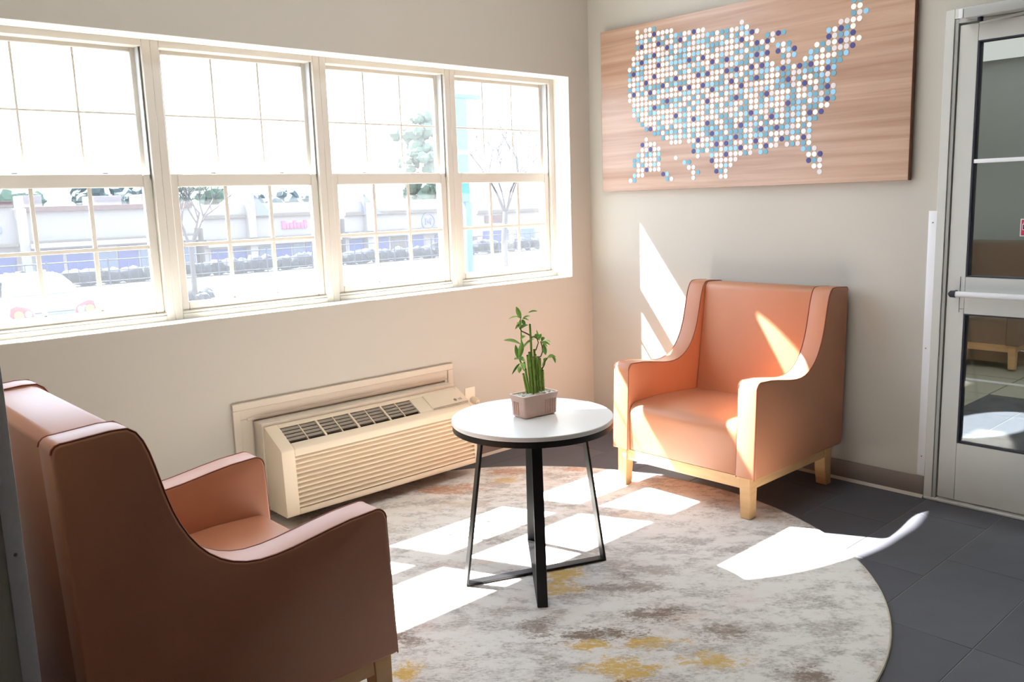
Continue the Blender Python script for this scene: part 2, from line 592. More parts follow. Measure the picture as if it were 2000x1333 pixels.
def window_unit(i, x0):
    w = sempty('window_%d' % i)
    x1 = x0 + UW
    J = 0.036
    fr = MB()
    ya, yb = 0.13, 0.25
    fr.box(x0, x0 + J, ya, yb, WZ0, WZ1)
    fr.box(x1 - J, x1, ya, yb, WZ0, WZ1)
    fr.box(x0 + J, x1 - J, ya, yb, WZ1 - 0.03, WZ1)
    fr.box(x0 + J, x1 - J, ya, yb, WZ0, WZ0 + 0.026)
    fr.box(x0 + J, x1 - J, ya + 0.005, ya + 0.012, WZ0 + 0.026, WZ0 + 0.038)
    fr.build('window_frame', VINYL, w, bevel=0.0025, seg=1)
    tr = MB()
    for xa in (x0 + J, x1 - J - 0.010):
        tr.box(xa, xa + 0.004, 0.15, 0.235, 1.60, WZ1 - 0.03)
        tr.box(xa + 0.003, xa + 0.010, 0.178, 0.186, 1.60, WZ1 - 0.03)
    tr.build('sash_track', VINYLG, w)

    def sash(y0, y1, z0, z1, st, tr_, br, mw, nm):
        a, b = x0 + J + 0.003, x1 - J - 0.003
        f = MB()
        f.box(a, a + st, y0, y1, z0, z1)
        f.box(b - st, b, y0, y1, z0, z1)
        f.box(a + st, b - st, y0, y1, z1 - tr_, z1)
        f.box(a + st, b - st, y0, y1, z0, z0 + br)
        s = f.build('sash', VINYL, w, bevel=0.003, seg=1)
        ym = (y0 + y1) / 2
        gx0, gx1, gz0, gz1 = a + st, b - st, z0 + br, z1 - tr_
        MB().box(gx0 - 0.004, gx1 + 0.004, ym - 0.002, ym + 0.002, gz0 - 0.004, gz1 + 0.004).build('pane', PANE, s, smooth=False)
        for k in (1, 2):
            xm = gx0 + (gx1 - gx0) * k / 3
            MB().box(xm - mw / 2, xm + mw / 2, ym - 0.008, ym - 0.003, gz0, gz1).build('muntin', VINYL, s, bevel=0.0015, seg=1)
        zm = (gz0 + gz1) / 2
        MB().box(gx0, gx1, ym - 0.009, ym - 0.0035, zm - mw / 2, zm + mw / 2).build('muntin', VINYL, s, bevel=0.0015, seg=1)
        return s
    sash(0.150, 0.180, WZ0 + 0.03, 1.622, 0.036, 0.056, 0.044, 0.017, 'lower')
    sash(0.192, 0.220, 1.575, WZ1 - 0.026, 0.026, 0.022, 0.045, 0.009, 'upper')
    # sash locks on the meeting rail
    lk = MB()
    for xm in (x0 + UW * 0.30, x0 + UW * 0.72):
        lk.box(xm - 0.022, xm + 0.022, 0.158, 0.176, 1.622, 1.625)
        lk.box(xm - 0.010, xm + 0.014, 0.160, 0.170, 1.625, 1.630)
    lk.build('sash_lock', VINYLG, w, bevel=0.001, seg=1)
    return w


for i in range(4):
    window_unit(i + 1, WX0 + i * UW)


def oval_window(idx, x0, x1, z0, z1, cx, cz, a, b, flat=None):
    w = sempty('window_%d' % idx)
    f = MB()
    n = 48
    y0, y1 = 0.18, 0.22
    inner, outer = [], []
    for k in range(n):
        t = 2 * math.pi * k / n
        dx, dz = math.cos(t), math.sin(t)
        inner.append((cx + a * dx, cz + (flat if flat and dz < 0 else b) * dz))
        tx = ((x1 if dx > 0 else x0) - cx) / dx if abs(dx) > 1e-6 else 1e9
        tz = ((z1 if dz > 0 else z0) - cz) / dz if abs(dz) > 1e-6 else 1e9
        q = min(tx, tz)
        outer.append((cx + q * dx, cz + q * dz))
    # keep the corners square
    for cxn, czn in ((x0, z0), (x0, z1), (x1, z0), (x1, z1)):
        k = min(range(n), key=lambda i: (outer[i][0] - cxn) ** 2 + (outer[i][1] - czn) ** 2)
        outer[k] = (cxn, czn)
    vi = [[f.bm.verts.new((p[0], y, p[1])) for p in inner] for y in (y0, y1)]
    vo = [[f.bm.verts.new((p[0], y, p[1])) for p in outer] for y in (y0, y1)]
    for k in range(n):
        j = (k + 1) % n
        f.bm.faces.new((vi[0][k], vo[0][k], vo[0][j], vi[0][j]))
        f.bm.faces.new((vi[1][k], vi[1][j], vo[1][j], vo[1][k]))
        f.bm.faces.new((vi[0][k], vi[0][j], vi[1][j], vi[1][k]))
        f.bm.faces.new((vo[0][k], vo[1][k], vo[1][j], vo[0][j]))
    f.build('window_frame', VINYL, w)
    g = MB()
    g.prism(inner, lambda p, t: (p[0], 0.198 + 0.004 * t, p[1]))
    g.build('pane', PANE, w, smooth=False)
    return w


oval_window(5, OX0, OX1, OZ0, OZ1, -1.66, 2.70, 0.79, 0.51, 0.05)

# ------------------------------------------------------------------ door
dr = sempty('door_1')
f = MB()
f.box(-0.018, 0.12, -2.147, -2.109, 0, 2.213)
f.box(-0.018, 0.12, -3.12, -3.082, 0, 2.213)
f.box(-0.018, 0.12, -3.082, -2.147, 2.172, 2.213)
f.build('door_frame', ALU, dr, bevel=0.002, seg=1)
f = MB()
f.box(-0.012, 0.11, -2.1625, -2.147, 0.0, 2.172)
f.box(0.002, 0.11, -3.082, -3.069, 0.0, 2.172)
f.box(-0.012, 0.11, -3.069, -2.1625, 2.152, 2.172)
f.build('door_stop', ALUD, dr, bevel=0.0015, seg=1)
MB().box(-0.004, 0.0, -2.109, -2.1062, 0.0, 2.216).build('frame_shadow_strip', mat('painted frame shadow', (92, 90, 100), rough=0.7, noise=0.05), dr)  # dark strip paints the shadow line between casing and wall
MB().box(-0.022, 0.13, -3.12, -2.109, 0.0, 0.013).build('threshold', ALU, dr, bevel=0.003, seg=1)
DA, DB = -2.166, -3.064
xa, xb = -0.004, 0.041
for y0, y1 in ((DA - 0.076, DA), (DB, DB + 0.076)):
    MB().box(xa, xb, y0, y1, 0.022, 2.144).build('stile', ALU, dr, bevel=0.002, seg=1)
for z0, z1 in ((0.022, 0.295), (0.893, 1.060), (2.070, 2.144)):
    MB().box(xa, xb, DB + 0.076, DA - 0.076, z0, z1).build('rail', ALU, dr, bevel=0.002, seg=1)
for z0, z1 in ((0.295, 0.893), (1.060, 2.070)):
    p = MB().box(xa + 0.016, xa + 0.022, DB + 0.070, DA - 0.070, z0 - 0.005, z1 + 0.005).build('glass_pane', DPANE, dr, smooth=False)
    gk = MB()
    gk.box(xa - 0.001, xb + 0.001, DA - 0.083, DA - 0.076, z0, z1)
    gk.box(xa - 0.001, xb + 0.001, DB + 0.076, DB + 0.083, z0, z1)
    gk.box(xa - 0.001, xb + 0.001, DB + 0.083, DA - 0.083, z1 - 0.005, z1)
    gk.box(xa - 0.001, xb + 0.001, DB + 0.083, DA - 0.083, z0, z0 + 0.005)
    gk.build('gasket', GASKET, p)
MB().box(xa, xa + 0.014, DB + 0.083, DA - 0.083, 1.556, 1.573).build('glazing_bar', GUARD, dr, bevel=0.002)
# push bar
pb = MB().tube([(-0.045, DA - 0.050, 0.985), (-0.045, DB + 0.06, 0.985)], 0.013, 12).build('push_bar', GUARD, dr)
MB().tube([(-0.046, DA - 0.022, 0.985), (-0.046, DA - 0.030, 0.985), (-0.045, DA - 0.052, 0.985)], [0.006, 0.015, 0.016], 12).build('end_cap', GASKET, pb)
MB().box(-0.040, 0.010, DA - 0.046, DA - 0.034, 0.972, 0.998).build('bracket', GASKET, pb, bevel=0.002)
ml = MB()
ml.box(-0.0055, -0.0040, DA - 0.056, DA - 0.0545, 0.90, 1.06)
ml.box(-0.0055, -0.0040, DA - 0.074, DA - 0.0545, 0.915, 0.9165)
ml.build('lock_plate_seam', GASKET, dr)
# closer on the header
cl = MB().box(-0.085, -0.018, -2.62, -2.205, 2.158, 2.200).build('door_closer', ALUD, dr, bevel=0.006, seg=2)
MB().box(-0.086, -0.020, -2.205, -2.186, 2.160, 2.198).build('closer_cap', GUARD, cl, bevel=0.003)
MB().tube([(-0.05, -2.262, 2.158), (-0.05, -2.262, 2.140)], 0.011, 12).build('pivot', GASKET, cl)
MB().obox((-0.025, -2.36, 2.146), (0.022, -0.10, 0.012), (0.009, 0.002, 0), (0, 0, 0.004)).build('closer_arm', ALU, cl)
cb = MB()
cb.tube([(-0.03, -2.262, 2.200), (-0.03, -2.262, 2.207)], 0.006, 8)
cb.tube([(-0.03, -2.315, 2.200), (-0.03, -2.315, 2.208)], 0.006, 8)
cb.build('closer_bolt', GUARD, cl)
# red sign on the glass
sg = thing('door_sign', 'small red sign with white border stuck on the door glass', 'sign', (-0.014, -2.492, 1.2775))
MB().box(0.0230, 0.0255, -0.047, 0.047, -0.037, 0.037).build('border', GUARD, sg)
RED = mat('sign red', (196, 52, 74), rough=0.4, noise=0.02)
MB().box(0.0222, 0.0232, -0.043, 0.043, -0.033, 0.033).build('red_field', RED, sg)
MB().box(0.0216, 0.0224, -0.030, 0.039, -0.010, 0.016).build('pictogram_field', GUARD, sg)
bpt = MB()
bpt.box(0.0210, 0.0218, -0.026, 0.036, 0.008, 0.013)
bpt.box(0.0210, 0.0218, -0.026, 0.036, -0.007, -0.002)
bpt.box(0.0210, 0.0218, 0.028, 0.036, -0.007, 0.013)
bpt.build('pictogram', GASKET, sg)
MB().prism([(0.036, 0.019), (0.020, 0.019), (0.028, 0.030)], lambda p, t: (0.0214 + 0.0008 * t, p[0], p[1])).build('triangle', GUARD, sg)

# ------------------------------------------------------------------ vestibule behind the door
VW = mat('vestibule wall paint', (196, 200, 198), rough=0.8, noise=0.02)
vm = MB()
vm.box(4.3, 4.44, -3.9, 0.28, 0, 3.4)
vm.box(0.14, 4.44, -4.04, -3.9, 0, 3.4)
struct(vm.build('wall_vestibule', VW, smooth=False))
vb = MB()
VX0, VX1, VZ0, VZ1 = -0.05 + 0.19, 1.30, 2.19, 3.15
vb.box(0.14, 4.3, 0, TH, 0, VZ0)
vb.box(0.14, 4.3, 0, TH, VZ1, 3.4)
vb.box(VX1, 4.3, 0, TH, VZ0, VZ1)
struct(vb.build('wall_vestibule_back', VW, smooth=False))
oval_window(6, 0.14, VX1, VZ0, VZ1, 0.62, 2.70, 0.42, 0.30)
struct(MB().box(2.7, 4.3, -3.9, 0, 2.54, 2.60).build('ceiling_vestibule', CEIL, smooth=False))
vf = struct(MB().box(0.14, 4.3, -3.9, 0, -0.12, -0.0016).build('floor_vestibule', GROUT, smooth=False))
for iy in range(7):
    for ix in range(4):
        x0, y1 = 0.14 + ix * 0.565, -1.58 - iy * 0.33
        m = TILE if (ix + iy) % 2 else TILEB
        o = bpy.data.objects.new('tile', tile_mesh(0.565 - 0.004, 0.33 - 0.004, m))
        C.objects.link(o)
        o.parent = vf
        o.location = (x0 + 0.002, y1 - 0.33 + 0.002, 0)
for iy in range(3):
    for ix in range(5):
        o = bpy.data.objects.new('tile', tile_mesh(0.45 - 0.004, 0.52 - 0.004, BEIGET))
        C.objects.link(o)
        o.parent = vf
        o.location = (0.142 + ix * 0.452, -1.576 + iy * 0.524, 0)
for iy in range(5):
    for ix in range(3):
        o = bpy.data.objects.new('tile', tile_mesh(0.62 - 0.004, 0.76 - 0.004, BEIGET))
        C.objects.link(o)
        o.parent = vf
        o.location = (2.404 + ix * 0.63, -3.88 + iy * 0.77, 0)
struct(MB().box(2.77, 2.83, -3.88, -0.02, 0.0, 0.008).build('trim_2', GUARD, bevel=0.002))

vl = thing('fill_light', 'added white fill light panel in the vestibule behind the door', 'fill light', (1.6, -2.4, 3.4))  # lamp added only to brighten the vestibule
MB().box(-0.6, 0.6, -0.3, 0.3, -0.03, 0).build('housing', GUARD, vl, bevel=0.003)
FILL = bpy.data.materials.new('fill panel glow')
FILL.use_nodes = True
FILL.node_tree.nodes['Principled BSDF'].inputs['Emission Color'].default_value = (1, 0.97, 0.92, 1)
FILL.node_tree.nodes['Principled BSDF'].inputs['Emission Strength'].default_value = 28
MB().box(-0.57, 0.57, -0.27, 0.27, -0.034, -0.030).build('diffuser', FILL, vl)

FILL3 = FILL.copy()
FILL3.node_tree.nodes['Principled BSDF'].inputs['Emission Strength'].default_value = 0.7
vl2 = thing('fill_light', 'added dim fill light panel at the far end of the vestibule', 'fill light', (3.6, -1.3, 2.54))  # glowing panel added to make the vestibule ceiling look bright
MB().box(-0.62, 0.62, -1.0, 1.0, -0.02, 0).build('housing', GUARD, vl2, bevel=0.003)
MB().box(-0.60, 0.60, -0.98, 0.98, -0.024, -0.020).build('diffuser', FILL3, vl2)
FILL2 = FILL.copy()
FILL2.node_tree.nodes['Principled BSDF'].inputs['Emission Color'].default_value = (0.93, 0.97, 1, 1)
FILL2.node_tree.nodes['Principled BSDF'].inputs['Emission Strength'].default_value = 7
for lx, ly, lab in ((-1.2, -1.45, 'flat fill light panel added above the armchair by the door'), (-2.9, -1.45, 'flat fill light panel added above the armchair at the left')):  # unseen panels added as interior fill over the seating
    l2 = thing('fill_light', lab, 'fill light', (lx, ly, 3.4))
    MB().box(-0.6, 0.6, -0.3, 0.3, -0.03, 0).build('housing', GUARD, l2, bevel=0.003)
    MB().box(-0.57, 0.57, -0.27, 0.27, -0.034, -0.030).build('diffuser', FILL2, l2)

# ------------------------------------------------------------------ rug
rug = MB()
RR = 1.3715
rug.lathe([(0, 0.0), (RR - 0.002, 0.0), (RR, 0.004), (RR - 0.003, 0.010), (RR - 0.012, 0.0115), (0, 0.0115)], 128)
rug_o = rug.build('round_rug', rug_mat(), origin=None)
rug_o.location = (-1.9393, -1.3087, 0.0005)
tag(rug_o, 'round cream rug with grey, brown and gold abstract drifts under the table', 'rug')
MB().lathe([(RR - 0.004, 0.001), (RR + 0.003, 0.001), (RR + 0.004, 0.006), (RR + 0.001, 0.0105), (RR - 0.004, 0.0115)], 128).build('binding', mat('rug binding', (206, 196, 180), rough=0.9, noise=0.1, nscale=50), rug_o)

# ------------------------------------------------------------------ armchairs
HW, AW = 0.41, 0.10


def arc(cx, cz, r, a0, a1, n):
    return [(cx + r * math.cos(math.radians(a0 + (a1 - a0) * k / n)), cz + r * math.sin(math.radians(a0 + (a1 - a0) * k / n))) for k in range(n + 1)]


def bez(p0, p1, p2, p3, n):
    out = []
    for k in range(n + 1):
        t = k / n
        out.append(tuple((1 - t) ** 3 * p0[i] + 3 * (1 - t) ** 2 * t * p1[i] + 3 * (1 - t) * t * t * p2[i] + t ** 3 * p3[i] for i in (0, 1)))
    return out


# side outline: d is measured backwards from the front, z up
SIDE = [(-0.004, 0.203)] + [(0.010, 0.605)] + arc(0.045, 0.608, 0.033, 172, 95, 4) \
    + bez((0.06, 0.6415), (0.20, 0.634), (0.30, 0.600), (0.385, 0.606), 6)[1:] \
    + bez((0.385, 0.606), (0.50, 0.615), (0.565, 0.70), (0.598, 0.83), 9)[1:] \
    + bez((0.598, 0.83), (0.616, 0.90), (0.628, 0.985), (0.665, 0.997), 6)[1:] \
    + [(0.70, 0.999), (0.795, 0.992)] + arc(0.800, 0.970, 0.022, 85, 5, 3) + [(0.797, 0.203)]


def make_armchair():
    t = thing('armchair', 'x', 'armchair')
    for sgn in (1, -1):
        y0, y1 = sgn * HW, sgn * (HW - AW)
        b = MB()
        b.prism(SIDE, lambda p, q: (-p[0], y0 + (y1 - y0) * q, p[1]))
        sp = b.build('side_panel', LEATHER, t, bevel=0.009, seg=3)
        for yy in (y0 - sgn * 0.004, y1 + sgn * 0.004):
            path = [(-(d + (0.003 if i < 2 else 0)), yy, z - 0.001) for i, (d, z) in enumerate(SIDE[:-1])]
            pp = MB()
            pp.tube([(p[0], p[1], p[2]) for p in path], 0.0024, 6)
            pp.build('piping', SEAM, sp)
    # seat: rounded front, slight crown
    prof = [(0.012, 0.204), (0.010, 0.38)] + arc(0.062, 0.392, 0.052, 178, 92, 6) + [(0.20, 0.450), (0.40, 0.440), (0.60, 0.425), (0.60, 0.204)]
    b = MB()
    b.prism(prof, lambda p, q: (-p[0], (HW - AW - 0.002) * (1 - 2 * q), p[1]))
    b.build('seat', LEATHER, t, bevel=0.006, seg=2)
    # back cushion
    prof = [(0.555, 0.30), (0.650, 0.955)] + arc(0.683, 0.961, 0.033, 172, 92, 4) + [(0.790, 0.990), (0.814, 0.975), (0.795, 0.204), (0.60, 0.204)]
    b = MB()
    b.prism(prof, lambda p, q: (-p[0], (HW - AW - 0.0015) * (1 - 2 * q), p[1]))
    b.build('backrest', LEATHER, t, bevel=0.006, seg=2)
    # maple base
    a = MB()
    a.box(-0.040, -0.014, -HW + 0.07, HW - 0.07, 0.148, 0.204)
    a.box(-0.735, -0.707, -HW + 0.07, HW - 0.07, 0.148, 0.204)
    a.box(-0.68, -0.060, -HW + 0.030, -HW + 0.056, 0.148, 0.204)
    a.box(-0.68, -0.060, HW - 0.056, HW - 0.030, 0.148, 0.204)
    a.build('wooden_apron', WOODL, t, bevel=0.002, seg=1)
    for sgn in (1, -1):
        yo = sgn * (HW - 0.026)
        yi = sgn * (HW - 0.084)
        b = MB()
        v = []
        for z, x0, x1, ye in ((0.0125, -0.006, -0.056, yi + sgn * 0.008), (0.204, -0.006, -0.066, yi)):
            v.append([b.bm.verts.new(p) for p in ((x0, yo, z), (x1, yo, z), (x1, ye, z), (x0, ye, z))])
        b.bm.faces.new(v[0][::-1])
        b.bm.faces.new(v[1])
        for k in range(4):
            b.bm.faces.new((v[0][k], v[0][(k + 1) % 4], v[1][(k + 1) % 4], v[1][k]))
        b.build('leg', WOODL, t, bevel=0.003, seg=1)
        pr = [(0.680, 0.204), (0.680, 0.15), (0.686, 0.08), (0.702, 0.001), (0.750, 0.001), (0.742, 0.08), (0.745, 0.15), (0.750, 0.204)]
        b = MB()
        b.prism(pr, lambda p, q: (-p[0], yo + (yi - yo) * q, p[1]))
        b.build('leg', WOODL, t, bevel=0.003, seg=1)
    return t


LEATHER_O = LEATHER
ac = make_armchair()
ac['label'] = 'orange leather armchair facing the room, standing under the dotted map panel'
ac.location = (-0.848, -1.305, 0.0)
ac.rotation_euler = (0, 0, math.pi)
a2 = copy_tree(ac)
a2['label'] = 'orange leather armchair seen from behind at the left, in front of the heater'
a2.location = (-2.808, -1.375, 0.0)
a2.rotation_euler = (0, 0, 0)
DIMMED = mat('dimmed leather', (128, 110, 94), rough=0.42, noise=0.08, nscale=5)  # leather colour muted to imitate dimness behind the door glass
LEATHER = SEAM = DIMMED
a3 = make_armchair()
a3['label'] = 'armchair with dimmed leather colour and wooden rail seen through the glass of the door'
a3.location = (3.30, -1.07, 0.0)
a3.rotation_euler = (0, 0, math.pi)

# ------------------------------------------------------------------ side table
TZ = 0.645
tb = thing('side_table', 'small round white side table with black crossed metal frame on the rug', 'table', (-1.870, -1.3785, 0.0128))
zt = TZ - 0.0128
MB().lathe([(0, zt - 0.017), (0.3075, zt - 0.017), (0.309, zt - 0.0155), (0.309, zt - 0.002), (0.307, zt), (0, zt)], 96).build('tabletop', MARBLE, tb)
MB().lathe([(0.275, zt - 0.040), (0.3065, zt - 0.040), (0.3065, zt - 0.0172), (0.275, zt - 0.0172)], 96).build('rim', BLACK, tb)
MB().lathe([(0, zt - 0.030), (0.27, zt - 0.030), (0.27, zt - 0.0172), (0, zt - 0.0172)], 64).build('underplate', BLACK, tb)


def strap_frame(angle, ra, rb, lift):
    a = math.radians(angle)
    d = Vector((math.cos(a), math.sin(a), 0))
    n = Vector((-d.y, d.x, 0))
    w, th = 0.019, 0.0048
    top = zt - 0.030
    b = MB()

    def bar(p, q):
        p, q = Vector(p), Vector(q)
        e = q - p
        L = e.length
        e.normalize()
        m = n.cross(e).normalized()
        b.obox((p + q) / 2, e * (L / 2 + th), n * w, m * th)
    A, B = d * ra, d * rb
    ta, tb_ = d * 0.205, d * -0.205
    bar(A + Vector((0, 0, th + lift)), ta + Vector((0, 0, top)))
    bar(B + Vector((0, 0, th + lift)), tb_ + Vector((0, 0, top)))
    bar(A + Vector((0, 0, th + lift)), B + Vector((0, 0, th + lift)))
    return b.build('strap_frame', BLACK, tb, bevel=0.0012, seg=1)


strap_frame(157.5, 0.290, -0.290, 0.0)
strap_frame(-130.3, 0.302, -0.30, 0.0008)

# ------------------------------------------------------------------ potted bamboo
pl = thing('potted_bamboo', 'lucky bamboo in a rose-brown ribbed pot on the white side table', 'plant', (-1.8525, -1.373, TZ))
pang = math.radians(-5.5)
pl.rotation_euler = (0, 0, pang)
pot = MB()


def pring(hx, hy, z, n=4, r=0.008):
    pts = []
    for cx, cy, a0 in ((hx - r, hy - r, 0), (-hx + r, hy - r, 90), (-hx + r, -hy + r, 180), (hx - r, -hy + r, 270)):
        for k in range(n):
            a = math.radians(a0 + 90 * k / (n - 1))
            pts.append((cx + r * math.cos(a), cy + r * math.sin(a), z))
    return [pot.bm.verts.new(p) for p in pts]


rings = [pring(0.070, 0.035, 0.0), pring(0.077, 0.041, 0.006), pring(0.0805, 0.0435, 0.06), pring(0.085, 0.047, 0.078), pring(0.086, 0.048, 0.087),
         pring(0.080, 0.042, 0.087), pring(0.078, 0.040, 0.070)]
pot.bm.faces.new(rings[0][::-1])
for a, b in zip(rings, rings[1:]):
    for k in range(len(a)):
        j = (k + 1) % len(a)
        pot.bm.faces.new((a[k], a[j], b[j], b[k]))
pot.bm.faces.new(rings[-1])
pot.build('pot', POT, pl, ang=50)
for k in range(5):
    MB().tube([(0.022 + k * 0.0115, -0.0425, 0.012), (0.022 + k * 0.0115, -0.0445, 0.062)], 0.0028, 8).build('rib', POT, pl)
for k in range(3):
    MB().tube([(-0.0785, 0.022 - k * 0.012, 0.012), (-0.0815, 0.022 - k * 0.012, 0.062)], 0.0028, 8).build('rib', POT, pl)
pb_ = MB()
for k in range(230):
    x, y = rnd.uniform(-0.075, 0.075), rnd.uniform(-0.037, 0.037)
    pb_.ico((x, y, 0.078 + rnd.uniform(0, 0.006)), rnd.uniform(0.003, 0.0055), 1, 0.15)
o = pb_.build('gravel', PEBBLE, pl)
o['kind'] = 'stuff'


def to_world_plant(u, v, depth=0.0):
    return None


# camera-right direction on the table, used to fan the stalks out the way they stand
RX = Vector((0.735, -0.677, 0)).normalized()
rotinv = Matrix.Rotation(-pang, 3, 'Z')
RXl = rotinv @ RX
FYl = rotinv @ Vector((0.664, 0.729, 0)).normalized()


def pp(s, d, z):
    """s: metres to the right as seen, d: metres away, z above the table"""
    v = RXl * s + FYl * d
    return Vector((v.x, v.y, z))


PXM = 1.0 / 565.0     # metres per photo pixel at the plant


def px(u, v, d=0.0):
    # photo pixel -> plant coordinates on the plane through the pot
    s = (u - 1040.8) * PXM
    z = 0.0 + (812 - v) * PXM / 0.987
    return pp(s, d, z)


stalks = [(1026, 762, 1019, 723, 0.004), (1031, 763, 1024, 712, -0.006), (1035, 763, 1029, 684, 0.010), (1038, 762, 1033, 676, -0.004),
          (1041, 761, 1037, 680, 0.012), (1044, 760, 1041, 686, -0.008), (1047, 760, 1044, 672, 0.008), (1050, 759, 1046, 682, -0.002),
          (1053, 758, 1052, 688, 0.012), (1056, 757, 1055, 690, -0.006), (1059, 757, 1059, 712, 0.006), (1062, 756, 1061, 716, -0.002),
          (1040, 764, 1036, 617, 0.0), (1029, 760, 1022, 700, 0.014)]
for (u0, v0, u1, v1, d) in stalks:
    a, b = px(u0, v0 + 4, d), px(u1, v1, d * 1.2)
    b_ = MB()
    path, rr = [], []
    n = 6
    rad = rnd.uniform(0.0040, 0.0050)
    for k in range(n + 1):
        t = k / n
        p = a.lerp(b, t)
        for dz, kr in ((-0.002, 1.0), (0.0, 1.22), (0.002, 1.0)) if 0 < k < n else ((0, 1.0),):
            path.append(p + (b - a).normalized() * dz)
            rr.append(rad * kr)
    b_.tube(path, rr, 8)
    s_ = b_.build('stalk', STALK, pl)
    tp = MB()
    tp.tube([b - Vector((0, 0, 0.001)), b + (b - a).normalized() * 0.0025], [rad * 1.02, rad * 0.8], 8)
    tp.build('cut_end', STALKD, s_)


def shoot(pts, r0, r1, m=STALK):
    b = MB()
    P = [px(*p) for p in pts]
    b.tube(P, [r0 + (r1 - r0) * k / (len(P) - 1) for k in range(len(P))], 7)
    return b.build('shoot', m, pl)


shoot([(1022, 715, 0), (1016, 704, .01), (1012, 690, .012), (1012, 672, .01), (1017, 655, .006), (1017, 630, .004), (1015, 612, .002), (1017, 604, 0)], 0.0045, 0.0022)
shoot([(1036, 640, 0), (1026, 634, -.004), (1018, 630, -.006), (1013, 622, -.006)], 0.0030, 0.0018, STALKD)
shoot([(1037, 645, 0), (1043, 643, .005), (1049, 646, .008), (1053, 650, .008)], 0.0045, 0.0032)
shoot([(1052, 690, .008), (1058, 686, .010), (1062, 676, .010), (1061, 664, .008), (1058, 654, .006)], 0.0028, 0.0020, STALKD)
shoot([(1047, 672, 0), (1050, 664, -.004), (1053, 656, -.005), (1051, 648, -.005)], 0.0024, 0.0018, STALKD)
shoot([(1060, 712, 0), (1065, 704, .002), (1067, 696, .004), (1072, 690, .004)], 0.0026, 0.0018, STALKD)


def leaf(u0, v0, u1, v1, w, d0=0.0, d1=0.0, m=LEAF, sag=0.15):
    a, b = px(u0, v0, d0), px(u1, v1, d1)
    ax = b - a
    L = ax.length
    side = ax.cross(Vector((0.2, -0.4, 1)) if abs(ax.normalized().z) < 0.85 else FYl).normalized()
    nrm = side.cross(ax).normalized()
    # leaves face partly towards the viewer
    side = (side * 0.55 + (ax.cross(FYl)).normalized() * 0.75).normalized()
    bm = MB()
    n = 6
    rows = []
    for k in range(n + 1):
        t = k / n
        ww = 1.4 * w * (math.sin(math.pi * min(1, t * 0.92 + 0.06)) ** 0.8)
        c = a + ax * t + nrm * (L * sag * math.sin(math.pi * t) * 0.5)
        fold = nrm * ww * 0.35
        rows.append([bm.bm.verts.new(c - side * ww + fold), bm.bm.verts.new(c), bm.bm.verts.new(c + side * ww + fold)])
    for q, r_ in zip(rows, rows[1:]):
        bm.bm.faces.new((q[0], q[1], r_[1], r_[0]))
        bm.bm.faces.new((q[1], q[2], r_[2], r_[1]))
    g = bmesh.ops.extrude_face_region(bm.bm, geom=bm.bm.faces[:])
    for v in g['geom']:
        if isinstance(v, bmesh.types.BMVert):
            v.co += nrm * 0.0006
    return bm.build('leaf', m, pl)


LV = [(1017, 604, 1008, 578, .0065, 0, .002), (1018, 602, 1010, 600, .004, 0, -.01), (1016, 600, 991, 606, .0022, 0, .03), (1021, 604, 1038, 598, .003, 0, -.01),
      (1034, 592, 1053, 590, .0036, .005, .01), (1020, 604, 1034, 607, .0025, 0, -.01), (1016, 606, 1013, 622, .005, 0, -.015), (1020, 606, 1026, 620, .005, 0, .01),
      (1014, 616, 1004, 624, .006, 0, -.02), (1013, 622, 1008, 612, .004, 0, .01), (1015, 626, 1032, 616, .005, 0, -.02), (1016, 648, 1026, 640, .005, 0, -.01),
      (1014, 658, 979, 650, .0062, 0, .01), (1008, 688, 1004, 660, .0055, 0, .01), (1012, 688, 1019, 652, .0075, 0, -.012), (1014, 690, 1024, 696, .007, 0, -.025),
      (1012, 694, 1020, 684, .006, 0, -.02), (1014, 700, 1022, 712, .008, 0, -.02), (1010, 690, 1000, 692, .004, 0, .01), (1012, 700, 994, 720, .005, 0, -.03),
      (1012, 706, 1010, 722, .006, 0, .01), (1018, 668, 1045, 648, .0058, -.004, .01), (1046, 645, 1056, 640, .006, .004, -.01), (1053, 650, 1060, 638, .005, .008, .01),
      (1056, 652, 1050, 630, .003, .008, .02), (1060, 654, 1066, 644, .005, .008, -.01), (1060, 656, 1078, 662, .0045, .008, .0), (1062, 656, 1080, 658, .004, .008, .03),
      (1064, 660, 1068, 682, .006, .008, -.01), (1058, 656, 1072, 664, .004, .008, -.02), (1072, 690, 1090, 688, .0075, .004, .0), (1082, 688, 1088, 700, .005, .004, -.01),
      (1072, 690, 1066, 700, .006, .004, .01), (1060, 706, 1068, 698, .0055, 0, .012)]
for i, l in enumerate(LV):
    leaf(*l, m=LEAFD if i % 3 == 1 else LEAF)

# ------------------------------------------------------------------ wall heat pump
hp = thing('heat_pump', 'ivory wall heater and cooler unit with louvred front below the window', 'air conditioner', (-1.78, 0, 0))
HX = -1.78


def hb(name, m, x0, x1, y0, y1, z0, z1, par=None, bevel=0.0, seg=2):
    return MB().box(x0 - HX, x1 - HX, y0, y1, z0, z1).build(name, m, par or hp, bevel=bevel, seg=seg)


